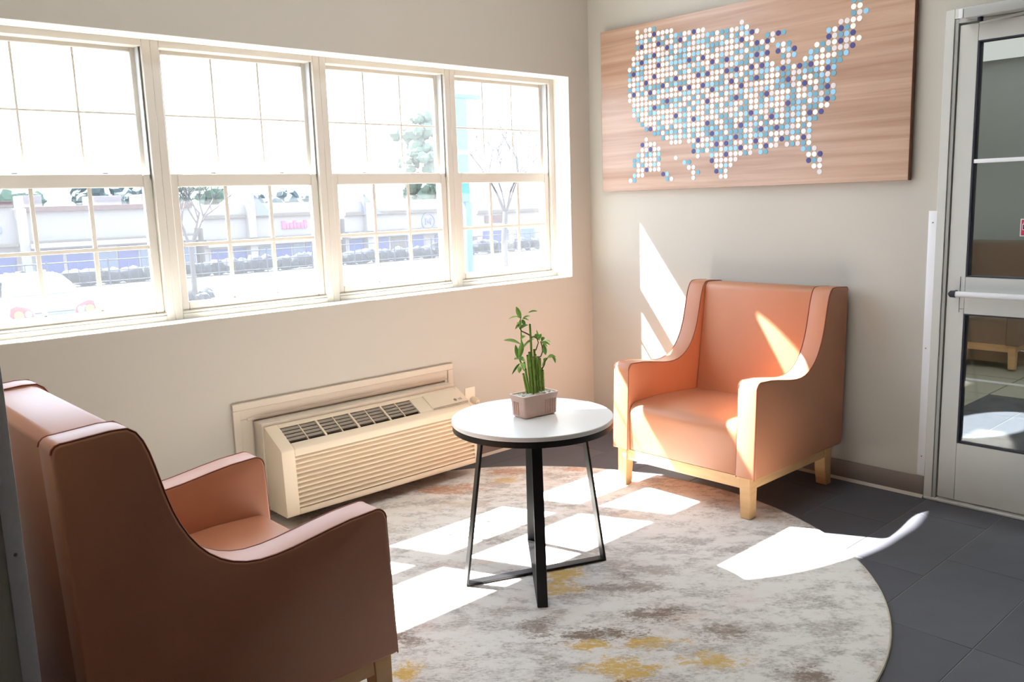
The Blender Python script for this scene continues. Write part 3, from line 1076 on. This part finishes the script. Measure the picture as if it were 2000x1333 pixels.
wt = MB()
for x0, x1, z0, z1, d in ((-2.453, -1.170, 0.548, 0.581, 0.016), (-2.453, -2.418, 0.104, 0.548, 0.016), (-1.205, -1.170, 0.104, 0.548, 0.016),
                          (-2.418, -1.205, 0.500, 0.548, 0.009), (-2.418, -2.360, 0.104, 0.500, 0.009), (-1.225, -1.205, 0.104, 0.500, 0.009),
                          (-2.385, -1.225, 0.492, 0.506, 0.013)):
    wt.box(x0 - HX, x1 - HX, -d, 0, z0, z1)
wt.build('wall_trim', PLASTICD, hp, bevel=0.002, seg=1)
hb('sleeve', PLASTICD, -2.352, -1.222, -0.084, -0.0, 0.085, 0.484, bevel=0.004)
# cover: sloped top, slightly raked front
cov = MB()
xl, xr = -2.345 - HX, -1.215 - HX
prof = [(-0.086, 0.072), (-0.252, 0.072), (-0.258, 0.082), (-0.244, 0.378), (-0.232, 0.390), (-0.098, 0.466), (-0.086, 0.468)]
# left and right cheeks
for a, b in ((xl, xl + 0.066), (xr - 0.020, xr)):
    cov.prism(prof, lambda p, t, a=a, b=b: (a + (b - a) * t, p[0], p[1]))
a, b = xl + 0.066, xr - 0.020
# front panel, bottom strip, top strips around grille
cov.prism([(-0.230, 0.072), (-0.252, 0.072), (-0.258, 0.082), (-0.257, 0.102), (-0.236, 0.102)], lambda p, t: (a + (b - a) * t, p[0], p[1]))
cov.prism([(-0.225, 0.345), (-0.2455, 0.345), (-0.244, 0.378), (-0.232, 0.390), (-0.210, 0.4025), (-0.205, 0.39)], lambda p, t: (a + (b - a) * t, p[0], p[1]))
cov.prism([(-0.098, 0.44), (-0.115, 0.4555), (-0.098, 0.466), (-0.086, 0.468), (-0.086, 0.44)], lambda p, t: (a + (b - a) * t, p[0], p[1]))
gx1 = -1.545 - HX
cov.prism([(-0.205, 0.388), (-0.211, 0.402), (-0.114, 0.4565), (-0.108, 0.444)], lambda p, t: (gx1 + (b - gx1) * t, p[0], p[1]))
cov.build('cover', PLASTIC, hp, bevel=0.0035, seg=2)
hb('back_plate', DARK, -2.27, -1.24, -0.215, -0.190, 0.10, 0.36)
hb('fan_cavity', DARK, -2.275, -1.55, -0.180, -0.100, 0.32, 0.372)
for k in range(11):
    z = 0.108 + k * 0.0222
    xs = a + 0.004 + 0.0015 * (10 - k) * 0
    MB().prism([(-0.2300, z - 0.006), (-0.2570 + k * 0.0011, z), (-0.2560 + k * 0.0011, z + 0.0065), (-0.2360 + k * 0.0008, z + 0.0165), (-0.2300, z + 0.0160)],
               lambda p, t: (a - 0.002 + (b - a + 0.004) * t, p[0], p[1])).build('louver', PLASTIC, hp, bevel=0.0008, seg=1)
# discharge grille
SL = Vector((0, -0.097, -0.0545))      # down the slope
SN = Vector((0, -0.49, 0.872))
P0 = Vector((0, -0.114, 0.456))
gl, gr = xl + 0.070, gx1
for k in range(4):
    c = P0 + SL * ((k + 0.55) / 4.9) - SN * 0.008
    MB().obox((((gl + gr) / 2), c.y, c.z), ((gr - gl) / 2 + 0.004, 0, 0), Vector((0, -0.0060, -0.0045)), Vector((0, -0.0016, 0.0022))).build('vane', VANE, hp)
for k in range(1, 8):
    thick = k % 2 == 0
    xx = gl + (gr - gl) * k / 8
    c = P0 + SL * 0.5 - SN * (0.0015 if thick else 0.005)
    MB().obox((xx, c.y, c.z), (0.0045 if thick else 0.002, 0, 0), SL * 0.5, SN * 0.004).build('grille_rib', PLASTIC, hp)
# control flap with badge
fx0, fx1 = -1.462 - HX, -1.232 - HX
c = P0 + SL * 0.5 + SN * 0.0035
fp = MB().obox(((fx0 + fx1) / 2, c.y, c.z), ((fx1 - fx0) / 2, 0, 0), SL * 0.50, SN * 0.004).build('control_flap', PLASTIC, hp, bevel=0.002)
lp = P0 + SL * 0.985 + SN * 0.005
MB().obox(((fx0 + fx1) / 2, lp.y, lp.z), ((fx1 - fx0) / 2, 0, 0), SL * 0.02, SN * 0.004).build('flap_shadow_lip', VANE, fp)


def text_mesh(body, size, name, m, parent, M4, depth=0.0006):
    cu = bpy.data.curves.new(name, 'FONT')
    cu.body = body
    cu.size = size
    cu.extrude = depth
    cu.align_x = 'CENTER'
    cu.align_y = 'CENTER'
    tmp = bpy.data.objects.new('tmp', cu)
    C.objects.link(tmp)
    dg = bpy.context.evaluated_depsgraph_get()
    dg.update()
    me = bpy.data.meshes.new_from_object(tmp.evaluated_get(dg))
    bpy.data.objects.remove(tmp)
    me.materials.clear()
    me.materials.append(m)
    me.transform(M4)
    o = bpy.data.objects.new(name, me)
    C.objects.link(o)
    o.parent = parent
    return o


def frame_m(o, ux, uy):
    ux, uy = Vector(ux).normalized(), Vector(uy).normalized()
    uz = ux.cross(uy)
    return Matrix(((ux.x, uy.x, uz.x, o[0]), (ux.y, uy.y, uz.y, o[1]), (ux.z, uy.z, uz.z, o[2]), (0, 0, 0, 1)))


bc = P0 + SL * 0.72 + SN * 0.0080
bd = MB()
bd.tube([Vector((fx1 - 0.068, bc.y, bc.z)), Vector((fx1 - 0.068, bc.y, bc.z)) + SN * 0.0012], 0.0095, 16)
bd.build('badge', LOGO, fp)
text_mesh('LG', 0.020, 'badge_lettering', LOGO, fp, frame_m(Vector((fx1 - 0.036, bc.y, bc.z)) + SN * 0.0006, (1, 0, 0), -SL))

# outlet and plug
ol = thing('wall_outlet', 'cream wall outlet plate right of the heater', 'outlet', (-1.045, 0, 0.36))
MB().box(-0.036, 0.036, -0.006, 0, -0.06, 0.06).build('plate', OUTLET, ol, bevel=0.002)
pg = thing('power_plug', 'ivory power plug with short cord in the wall outlet', 'plug', (-1.03, -0.006, 0.345))
MB().tube([(0, 0, 0), (0, -0.028, 0), (0.002, -0.045, -0.004)], [0.021, 0.021, 0.013], 14).build('plug_body', PLASTIC, pg)
MB().tube([(0.002, -0.043, -0.004), (0.004, -0.052, -0.03), (-0.01, -0.045, -0.12), (-0.06, -0.04, -0.24), (-0.16, -0.04, -0.30)], 0.005, 8).build('cord', PLASTICD, pg)

# ------------------------------------------------------------------ map panel
bx0, bx1 = -0.036, -0.004
mp_ = thing('map_panel', 'wood panel with a dotted blue and white map on the right wall', 'wall art', (0, -1.05, 1.96))
AY0, AY1, AZ0, AZ1 = -0.1345, -1.9823, 1.494, 2.429
MB().box(bx0, bx1, AY1 + 1.05, AY0 + 1.05, AZ0 - 1.96, AZ1 - 1.96).build('board', BOARD, mp_, bevel=0.0008, seg=1)
eb = MB()
eb.box(bx0 + 0.001, bx1, AY1 + 1.05 - 0.0012, AY1 + 1.05, AZ0 - 1.96, AZ1 - 1.96)
eb.build('edge_band', BOARDE, mp_)
MB().box(bx0 + 0.001, bx1, AY0 + 1.05, AY0 + 1.05 + 0.0012, AZ0 - 1.96, AZ1 - 1.96).build('edge_band', BOARDE, mp_)
cols = {0: [(7, 13)], 1: [(5, 16)], 2: [(0, 17)], 3: [(1, 18)], 4: [(0, 19)], 5: [(0, 19)], 6: [(0, 20)], 7: [(1, 20)], 8: [(1, 21)], 9: [(1, 21)],
        10: [(1, 22)], 11: [(2, 22)], 12: [(2, 22)], 13: [(2, 21)], 14: [(2, 22)], 15: [(2, 24)], 16: [(2, 25)], 17: [(2, 24)], 18: [(3, 24)], 19: [(3, 26)],
        20: [(3, 28)], 21: [(3, 29)], 22: [(3, 29)], 23: [(3, 27)], 24: [(3, 26)], 25: [(2, 25)], 26: [(3, 25)], 27: [(4, 25)], 28: [(4, 4), (6, 24)],
        29: [(6, 25)], 30: [(5, 25)], 31: [(5, 6), (10, 24)], 32: [(5, 5), (7, 8), (11, 24)], 33: [(5, 5), (7, 23)], 34: [(7, 24)], 35: [(8, 9), (11, 24)],
        36: [(11, 24)], 37: [(10, 25)], 38: [(9, 27)], 39: [(8, 20), (25, 28)], 40: [(8, 19), (26, 29)], 41: [(6, 18)], 42: [(6, 13), (15, 17)],
        43: [(5, 11)], 44: [(5, 10)], 45: [(1, 9)], 46: [(1, 5), (8, 8)], 47: [(4, 4)]}
extra = [(4, 21), (3, 22), (4, 22), (5, 22), (6, 22), (3, 23), (4, 23), (5, 23), (6, 23), (7, 23), (2, 24), (3, 24), (4, 24), (5, 24), (6, 24), (7, 24),
         (1, 25), (2, 25), (3, 25), (4, 25), (5, 25), (6, 25), (7, 25), (1, 26), (2, 26), (3, 26), (4, 26), (5, 26), (6, 26), (7, 26),
         (2, 27), (3, 27), (4, 27), (5, 27), (6, 27), (7, 27), (1, 28), (2, 28), (3, 28), (8, 28), (9, 28), (0, 29), (1, 29), (9, 29), (10, 29),
         (11, 25), (13, 26), (14, 26), (14, 27), (15, 27), (15, 28), (16, 28), (15, 29)]
cells = [(c_, r_) for c_, rs in cols.items() for a_, b_ in rs for r_ in range(a_, b_ + 1)] + extra
cells = sorted(set(cells))
colour = {}
for c_, r_ in cells:
    near = [colour.get(q) for q in ((c_ - 1, r_), (c_, r_ - 1), (c_ - 1, r_ - 1), (c_ - 1, r_ + 1))]
    k = rnd.choices(range(5), (26, 14, 17, 20, 23))[0]
    if k == 2 and 2 in near:
        k = rnd.choice((0, 1, 3, 4))
    if k in (3, 4) and k in near[:2]:
        k = rnd.choice((0, 3, 4))
    colour[(c_, r_)] = k


def dot_pos(c_, r_):
    return (bx0 - 0.0008, -0.355 - 0.0299 * c_ + 1.05, 2.387 - 0.0288 * r_ - 1.96)


order = sorted(cells, key=lambda q: -q[0])
dm = []
for k in range(5):
    b = MB()
    b.tube([(0.0008, 0, 0), (-0.0012, 0, 0)], 0.0131, 16)
    o = b.build('dot', DOTC[k], None)
    dm.append(o.data)
    bpy.data.objects.remove(o)
for c_, r_ in order[:300]:
    o = bpy.data.objects.new('dot', dm[colour[(c_, r_)]])
    C.objects.link(o)
    o.parent = mp_
    o.location = dot_pos(c_, r_)
rest = MB()
for c_, r_ in order[300:]:
    p = Vector(dot_pos(c_, r_))
    n0 = len(rest.bm.faces)
    rest.tube([p + Vector((0.0008, 0, 0)), p + Vector((-0.0012, 0, 0))], 0.0131, 14)
    rest.bm.faces.ensure_lookup_table()
    for f_ in rest.bm.faces[n0:]:
        f_.material_index = colour[(c_, r_)]
o = rest.build('dots', DOTC, mp_)
o['kind'] = 'stuff'

# ------------------------------------------------------------------ outside
ASPH = mat('pale asphalt', (78, 78, 78), rough=0.9, noise=0.08, nscale=0.6)
FAC = mat('facade stucco', (110, 92, 90), rough=0.9, noise=0.05, nscale=0.6)
FACW = mat('white stucco', (122, 112, 110), rough=0.9, noise=0.04, nscale=0.6)
BAND = mat('rust band', (80, 54, 52), rough=0.9, noise=0.06, nscale=1)
BANDT = mat('tan band', (84, 74, 66), rough=0.9, noise=0.06, nscale=1)
SHOP = mat('shop glass', (24, 38, 96), rough=0.5, noise=0.2, nscale=0.5)
SHOPL = mat('shop poster', (64, 76, 96), rough=0.5, noise=0.15, nscale=1)
SIGNP = mat('pink sign', (200, 60, 110), rough=0.5, noise=0.05)
SIGNB = mat('slate sign', (90, 90, 130), rough=0.5, noise=0.05)
ROOFB = mat('slate roof', (96, 96, 128), rough=0.8, noise=0.1, nscale=1)
BARK = mat('bark', (70, 62, 62), rough=0.9, noise=0.2, nscale=4)
FOL = mat('tree foliage', (52, 62, 62), rough=0.9, noise=0.4, nscale=2)
FOLL = mat('light tree foliage', (74, 88, 72), rough=0.9, noise=0.4, nscale=2)
FENCE = mat('fence metal', (36, 42, 60), rough=0.6, noise=0.1)
HEDGE = mat('hedge', (20, 26, 38), rough=0.9, noise=0.35, nscale=3)
CARW = mat('car paint silver', (88, 94, 102), rough=0.3, noise=0.02, coat=0.5)
CARG = mat('car glass', (70, 80, 90), rough=0.1, noise=0.03)
TAIL = mat('tail lamp red', (190, 36, 44), rough=0.3, noise=0.05)
TAILA = mat('tail lamp amber', (220, 130, 60), rough=0.3, noise=0.05)
TYRE = mat('tyre', (28, 28, 30), rough=0.8, noise=0.1)
BLUE = mat('blue pylon', (46, 84, 160), rough=0.5, noise=0.06, nscale=1, stretch=(8, 8, 0.3))
BLUEL = mat('pale blue pylon panel', (66, 122, 150), rough=0.5, noise=0.08, nscale=1, stretch=(10, 10, 0.2))

gd = MB()
gv = [[gd.bm.verts.new((x, y, z)) for x in (-40, 100)] for y, z in ((0.28, -1.25), (32, -1.25), (38, -2.6), (120, -2.6))]
for a_, b_ in zip(gv, gv[1:]):
    gd.bm.faces.new((a_[0], a_[1], b_[1], b_[0]))
g = gd.build('ground', ASPH, smooth=False)
struct(g)
struct(MB().box(-6.54, 4.44, 0.05, 0.27, -1.3, -0.13).build('trim_3', FAC, smooth=False))

FY = 46.0


def shop(name, label, x0, x1, ztop, parts):
    t = thing(name, label, 'building', ((x0 + x1) / 2, FY, -2.6))
    cx = (x0 + x1) / 2
    MB().box(x0 - cx, x1 - cx, 0, 12, 0, ztop + 2.6).build('wall', FAC if 'west' in name else FACW, t, smooth=False)
    for nm, m, a_, b_, z0, z1, d in parts:
        MB().box(a_ - cx, b_ - cx, -d, 0.02, z0 + 2.6, z1 + 2.6).build(nm, m, t, bevel=0.02, seg=1)
    return t


s1 = shop('strip_shop', 'long low shop building with rust roof band across the lot, behind the car', -6.0, 16.5, 1.86,
          [('cornice', BAND, 7.7, 16.4, 1.62, 1.90, 0.25), ('fascia', BANDT, 7.7, 16.4, 0.02, 0.14, 0.5), ('canopy', FACW, 7.7, 16.4, -0.24, 0.02, 0.7),
           ('pilaster', FACW, 7.24, 7.72, -2.6, 1.80, 0.5), ('cornice', BAND, -6, 7.2, 1.9, 2.2, 0.25), ('fascia', BANDT, -6, 7.2, -0.1, 0.06, 0.5),
           ('shop_window', SHOP, 8.0, 9.3, -2.0, -0.34, 0.06), ('shop_window', SHOP, 9.5, 10.9, -2.0, -0.34, 0.06), ('poster', SHOPL, 11.0, 12.0, -2.0, -0.5, 0.06),
           ('shop_window', SHOP, 12.1, 13.2, -1.9, -0.34, 0.06), ('shop_window', SHOP, 14.6, 15.6, -2.0, -0.3, 0.06), ('poster', SHOPL, 13.3, 14.4, -2.0, -0.5, 0.06),
           ('poster', SHOPL, 15.65, 16.4, -1.9, -0.6, 0.06),
           ('shop_window', SHOP, 5.6, 7.1, -2.2, -0.4, 0.06), ('shop_window', SHOP, 3.8, 5.4, -2.2, -0.4, 0.06), ('sign_board', SIGNB, 4.6, 6.6, 0.62, 0.92, 0.12)])
for a_, b_, z in ((8.1, 9.0, 2.5), (11.6, 13.1, 2.4), (14.2, 15.4, 2.45)):
    MB().box(a_ - 5.25, b_ - 5.25, 1.5, 3.5, 1.86 + 2.6, z + 2.6).build('roof_unit', FACW, s1, bevel=0.03)
s2 = shop('strip_shop', 'white shop front with pink sign and gable right of the bare tree', 17.0, 26.2, 1.75,
          [('cornice', BANDT, 17.0, 26.0, 0.9, 1.12, 0.2), ('fascia', BANDT, 17.0, 26.0, -0.42, -0.28, 0.4), ('canopy', FACW, 17.0, 26.0, -0.75, -0.42, 0.6),
           ('shop_window', SHOP, 17.4, 18.6, -2.3, -0.9, 0.06), ('shop_window', SHOP, 18.8, 19.6, -2.3, -0.9, 0.06), ('pilaster', FACW, 19.7, 20.2, -2.6, 1.7, 0.4),
           ('shop_window', SHOPL, 20.4, 21.2, -2.3, -0.9, 0.06), ('shop_window', SHOP, 21.5, 22.6, -2.3, -0.8, 0.06), ('shop_window', SHOPL, 22.7, 23.5, -2.3, -0.8, 0.06),
           ('shop_window', SHOP, 23.6, 25.4, -2.3, -0.8, 0.06)])
# pink lettering too blurred to read: a row of separate upright marks
bm_ = MB()
xx = 22.05
for k, (w_, h_) in enumerate(((0.26, 0.5), (0.20, 0.36), (0.24, 0.36), (0.20, 0.5), (0.24, 0.36), (0.20, 0.36), (0.22, 0.5))):
    bm_.box(xx - 21.6, xx + w_ - 21.6, -0.12, 0.0, 0.12 + 2.6, 0.12 + h_ + 2.6)
    xx += w_ + 0.03
bm_.build('sign_lettering', SIGNP, s2, bevel=0.02, seg=1)
MB().prism([(20.2, 1.0), (21.4, 1.0), (20.2, 2.3)], lambda p, t: (p[0] - 21.6, -0.3 + 0.5 * t, p[1] + 2.6)).build('gable', ROOFB, s2)
s3 = shop('strip_shop', 'white shop front with tan band and round sign left of the blue pylon', 26.6, 37.0, 1.70,
          [('cornice', BANDT, 26.6, 37.0, 0.75, 1.0, 0.2), ('fascia', BANDT, 26.6, 37.0, -0.40, -0.28, 0.4), ('canopy', FACW, 26.6, 37.0, -0.70, -0.40, 0.6),
           ('shop_window', SHOP, 26.9, 28.0, -2.4, -0.8, 0.06), ('pilaster', FACW, 28.1, 28.7, -2.6, 1.6, 0.4), ('shop_window', SHOP, 28.8, 30.0, -2.4, -0.8, 0.06),
           ('shop_window', BANDT, 30.2, 31.4, -2.2, -0.8, 0.06), ('shop_window', SHOP, 31.5, 33.0, -2.4, -0.8, 0.06), ('shop_window', SHOP, 34.0, 36.6, -2.4, -0.8, 0.06)])
MB().prism([(28.0, 0.8), (29.4, 0.8), (28.0, 2.2)], lambda p, t: (p[0] - 31.8, -0.3 + 0.5 * t, p[1] + 2.6)).build('gable', ROOFB, s3)
b = MB()
b.lathe([(0.50, 0), (0.62, 0), (0.62, 0.08), (0.50, 0.08), (0.50, 0)], 32)
b.box(-0.28, -0.16, -0.22, 0.22, 0.0, 0.08)
b.box(0.16, 0.28, -0.22, 0.22, 0.0, 0.08)
b.obox((-0.09, 0.06, 0.04), (0.05, 0, 0), (0.09, -0.16, 0), (0, 0, 0.04))
b.obox((0.09, 0.06, 0.04), (0.05, 0, 0), (-0.09, -0.16, 0), (0, 0, 0.04))
o = b.build('round_sign', SIGNB, s3)
o.rotation_euler = (math.pi / 2, 0, 0)
o.location = (33.5 - 31.8, 0.0, 0.15 + 2.6)
MB().box(34.6 - 31.8, 35.4 - 31.8, -0.1, 0, -0.2 + 2.6, 0.6 + 2.6).build('sign_panel', SIGNB, s3)
s4 = shop('strip_shop', 'pale shop building right of the blue pylon, behind the forked tree', 38.0, 58.0, 1.6,
          [('cornice', BANDT, 38.0, 58.0, 0.5, 0.75, 0.2), ('shop_window', SHOP, 38.6, 41.2, -2.3, -0.8, 0.06), ('sign_board', BAND, 38.8, 41.0, -0.2, 0.35, 0.1),
           ('shop_window', SHOPL, 42.0, 44.0, -2.3, -0.8, 0.06), ('shop_window', SHOPL, 46.0, 50.0, -2.3, -0.8, 0.06)])


# low railing with hedge at the lot's far edge
def fence(x0, y0, x1, y1, n):
    t = thing('lot_fence', 'low dark railing along the far edge of the parking lot', 'fence', (x0, y0, -1.25))
    d = Vector((x1 - x0, y1 - y0, 0))
    for z, r_ in ((0.95, 0.025), (0.55, 0.018), (0.15, 0.018)):
        MB().tube([Vector((0, 0, z)), d + Vector((0, 0, z))], r_, 6).build('rail', FENCE, t)
    pk = MB()
    for k in range(n * 6 + 1):
        p = d * (k / (n * 6))
        pk.tube([p + Vector((0, 0, 0.05)), p + Vector((0, 0, 0.95))], 0.012, 4)
    o = pk.build('pickets', FENCE, t)
    o['kind'] = 'stuff'
    for k in range(n + 1):
        p = d * (k / n)
        MB().tube([p, p + Vector((0, 0, 1.02))], 0.035, 6).build('post', FENCE, t)
    return t


fence(-8.0, 31.6, 30.0, 29.6, 18)
hd = MB()
for k in range(150):
    x = -8 + k * 0.26
    hd.ico((x, 32.2 - (x + 8) * 0.0526 + rnd.uniform(-0.1, 0.1), -0.95 + rnd.uniform(-0.05, 0.1)), rnd.uniform(0.26, 0.36), 2, 0.16)
o = tag(hd.build('hedge', HEDGE), 'low bluish hedge behind the railing of the lot', 'hedge')
o['kind'] = 'stuff'


def bare_tree(label, x, y, z, h, seed, lean=0.0, spread=0.45):
    r_ = random.Random(seed)
    t = thing('bare_tree', label, 'tree', (x, y, z))
    MB().tube([(0, 0, 0), (0.02 * h * 0.1, 0, h * 0.18), (lean * 0.3, 0, h * 0.34)], [h * 0.022, h * 0.018, h * 0.015], 8).build('trunk', BARK, t)

    def br(p, d, L, rad, lv, bmx):
        q = p + d * L
        m_ = (p + q) / 2 + Vector((r_.uniform(-1, 1), r_.uniform(-1, 1), r_.uniform(-0.3, 1))) * L * 0.08
        bmx.tube([p, m_, q], [rad, rad * 0.8, rad * 0.6], 5)
        if lv <= 0:
            return
        for k in range(3 if lv > 1 else 4):
            nd = (d + Vector((r_.uniform(-1, 1), r_.uniform(-1, 1), r_.uniform(-0.2, 0.7))) * 0.75).normalized()
            br(q.lerp(p, r_.uniform(0, 0.35)), nd, L * r_.uniform(0.55, 0.8), rad * 0.55, lv - 1, bmx)
    for k in range(4):
        a_ = 2 * math.pi * k / 4 + r_.uniform(-0.4, 0.4)
        d = Vector((math.cos(a_) * spread, math.sin(a_) * spread, 1)).normalized()
        bmx = MB()
        br(Vector((lean * 0.3, 0, h * 0.33)), d, h * 0.27, h * 0.010, 3, bmx)
        bmx.build('branch', BARK, t)
    return t


bare_tree('bare grey tree standing in the lot, seen through the second window', 6.4, 22.0, -1.25, 4.6, 3)
bare_tree('bare forked tree seen through the rightmost window', 19.9, 22.9, -1.25, 6.6, 9, 0.4, 0.5)
bt = MB()
for k in range(26):
    a_ = rnd.uniform(0, 6.28)
    q = rnd.uniform(0.3, 0.6)
    bt.ico((6.4 + math.cos(a_) * q, 22.0 + math.sin(a_) * q, -1.18 + rnd.uniform(0, 0.16)), rnd.uniform(0.08, 0.18), 1, 0.25)
o = tag(bt.build('low_shrub', HEDGE), 'low clump of plants round the foot of the bare tree', 'shrub')
o['kind'] = 'stuff'


def leafy(label, x, y, z, h, w, m, seed, n=90):
    r_ = random.Random(seed)
    t = thing('leafy_tree', label, 'tree', (x, y, z), group=None)
    MB().tube([(0, 0, 0), (0, 0, h * 0.6)], [h * 0.03, h * 0.015], 7).build('trunk', BARK, t)
    b = MB()
    for k in range(n):
        zz = r_.uniform(0.30, 1.0)
        rr_ = w * 0.5 * math.sin(math.pi * min(1, 0.25 + 0.72 * (1 - zz))) * r_.uniform(0.2, 1)
        a_ = r_.uniform(0, 6.28)
        b.ico((rr_ * math.cos(a_), rr_ * math.sin(a_), zz * h), w * r_.uniform(0.06, 0.13), 2, 0.22)
    b.build('crown', m, t, smooth=False)
    return t


for i, (x, y, h, w) in enumerate(((11.5, 66, 5.6, 6), (18.5, 66, 6.0, 6.4), (25.5, 67, 5.6, 6.2), (32.5, 66, 5.0, 6), (4.5, 66, 6.0, 6))):
    leafy(('dark green tree above the shop roof, %s' % ('behind the left roof unit', 'behind the middle of the roof', 'behind the right roof unit', 'above the gap between the shops', 'at the left end of the roof')[i]),
          x, y, -2.6, h, w, FOL if i % 2 else FOLL, 20 + i)
leafy('tall pale green tree rising behind the shops beside the blue pylon', 48.5, 66, -2.6, 12.5, 6.0, FOLL, 40, 130)

# blue pylon sign
py = thing('pylon_sign', 'tall blue pylon sign standing in the lot beside the rightmost mullion', 'sign', (11.38, 15.0, -1.25))
MB().box(-0.29, 0.11, -0.08, 0.08, 2.7, 5.48).build('upper_panel', BLUEL, py, bevel=0.02)
MB().box(-0.36, 0.62, -0.10, 0.10, 5.48, 5.60).build('cap', BLUEL, py, bevel=0.02)
MB().box(-0.295, 0.115, -0.085, 0.085, 3.98, 4.10).build('white_band', FACW, py)
MB().box(-0.05, 0.15, -0.08, 0.08, 0, 2.7).build('post', BLUE, py, bevel=0.02)

# parked car
car = thing('car', 'silver sedan parked in the lot, seen from behind through the left window', 'car', (0.93, 15.9, -1.25))
NY = [(0.0, 0.62, 0.34, 0.84), (0.06, 0.80, 0.28, 0.93), (0.30, 0.85, 0.22, 0.985), (0.75, 0.87, 0.20, 1.0), (1.6, 0.88, 0.20, 0.98), (2.9, 0.88, 0.20, 0.96), (3.6, 0.86, 0.20, 0.90),
      (4.1, 0.82, 0.24, 0.80), (4.35, 0.70, 0.32, 0.66)]
cb_ = MB()
rings = []
for y, hw, z0, z1 in NY:
    zs = z1 - z0
    half = [(hw * 0.80, z0), (hw * 0.97, z0 + zs * 0.18), (hw, z0 + zs * 0.50), (hw * 0.975, z0 + zs * 0.78), (hw * 0.90, z0 + zs * 0.94), (hw * 0.70, z1), (hw * 0.3, z1 + 0.012)]
    ring = [(a_, y, b_) for a_, b_ in half] + [(-a_, y, b_) for a_, b_ in half[::-1]]
    rings.append([cb_.bm.verts.new(p) for p in ring])
cb_.bm.faces.new(rings[0])
cb_.bm.faces.new(rings[-1][::-1])
for a_, b_ in zip(rings, rings[1:]):
    n = len(a_)
    for k in range(n):
        cb_.bm.faces.new((a_[k], a_[(k + 1) % n], b_[(k + 1) % n], b_[k]))
cb_.build('body', CARW, car, ang=60)
cab = MB()
rings = []
for y, hb_, ht, z in ((0.62, 0.74, 0.72, 0.98), (0.95, 0.73, 0.64, 1.25), (1.25, 0.71, 0.56, 1.395), (1.7, 0.70, 0.56, 1.435), (2.4, 0.70, 0.57, 1.42), (2.75, 0.72, 0.60, 1.34), (3.35, 0.76, 0.74, 0.955)):
    ring = [(hb_, y, 0.93), ((hb_ + ht) / 2 + 0.02, y, (0.93 + z) / 2), (ht, y, z - 0.02), (ht - 0.10, y, z), (-ht + 0.10, y, z), (-ht, y, z - 0.02), (-(hb_ + ht) / 2 - 0.02, y, (0.93 + z) / 2), (-hb_, y, 0.93)]
    rings.append([cab.bm.verts.new(p) for p in ring])
cab.bm.faces.new(rings[0])
cab.bm.faces.new(rings[-1][::-1])
for a_, b_ in zip(rings, rings[1:]):
    for k in range(8):
        cab.bm.faces.new((a_[k], a_[(k + 1) % 8], b_[(k + 1) % 8], b_[k]))
cab.build('cabin', CARW, car, ang=50)
rw = MB()
rw.prism([(-0.60, 0), (0.60, 0), (0.50, 1), (-0.50, 1)], lambda p, t: (p[0], 0.70 + 0.53 * p[1] - 0.02 + 0.03 * t, 1.03 + 0.335 * p[1] + 0.008))
rw.build('rear_window', CARG, car)
for s_ in (1, -1):
    b = MB()
    b.prism([(1.15, 1.0), (2.95, 1.0), (2.55, 1.34), (1.50, 1.36)], lambda p, t: (s_ * (0.735 - (p[1] - 1.0) * 0.32 + 0.01 * t), p[0], p[1]))
    b.build('side_window', CARG, car)
    tl = MB()
    pts = [(0.40, 0.64), (0.50, 0.60), (0.76, 0.615), (0.83, 0.70), (0.80, 0.86), (0.70, 0.90), (0.50, 0.84), (0.42, 0.76)]
    tl.prism(pts, lambda p, t: (s_ * p[0], 0.03 + max(0, p[0] - 0.6) * 0.35 - 0.05 * t, p[1]))
    t_ = tl.build('tail_lamp', TAIL, car, bevel=0.01)
    MB().tube([(s_ * 0.68, -0.015, 0.71), (s_ * 0.68, 0.02 - 0.025, 0.71), (s_ * 0.68, -0.03, 0.71)], 0.085, 16).build('amber_lens', TAILA, t_)
    MB().tube([(s_ * 0.50, -0.02, 0.715), (s_ * 0.50, -0.035, 0.715)], 0.065, 16).build('reverse_lens', GUARD, t_)
    MB().box(min(s_ * 0.86, s_ * 1.03), max(s_ * 0.86, s_ * 1.03), 2.85, 2.97, 0.96, 1.09).build('mirror', CARW, car, bevel=0.02)
    for y in (0.85, 3.45):
        MB().tube([(s_ * 0.70, y, 0.31), (s_ * 0.885, y, 0.31)], 0.31, 24).build('wheel', TYRE, car)
MB().box(-0.22, 0.22, -0.012, 0.03, 0.55, 0.67).build('number_plate', SHOPL, car, bevel=0.004)
MB().box(-0.38, 0.38, -0.010, 0.03, 0.705, 0.722).build('trunk_trim', FENCE, car)
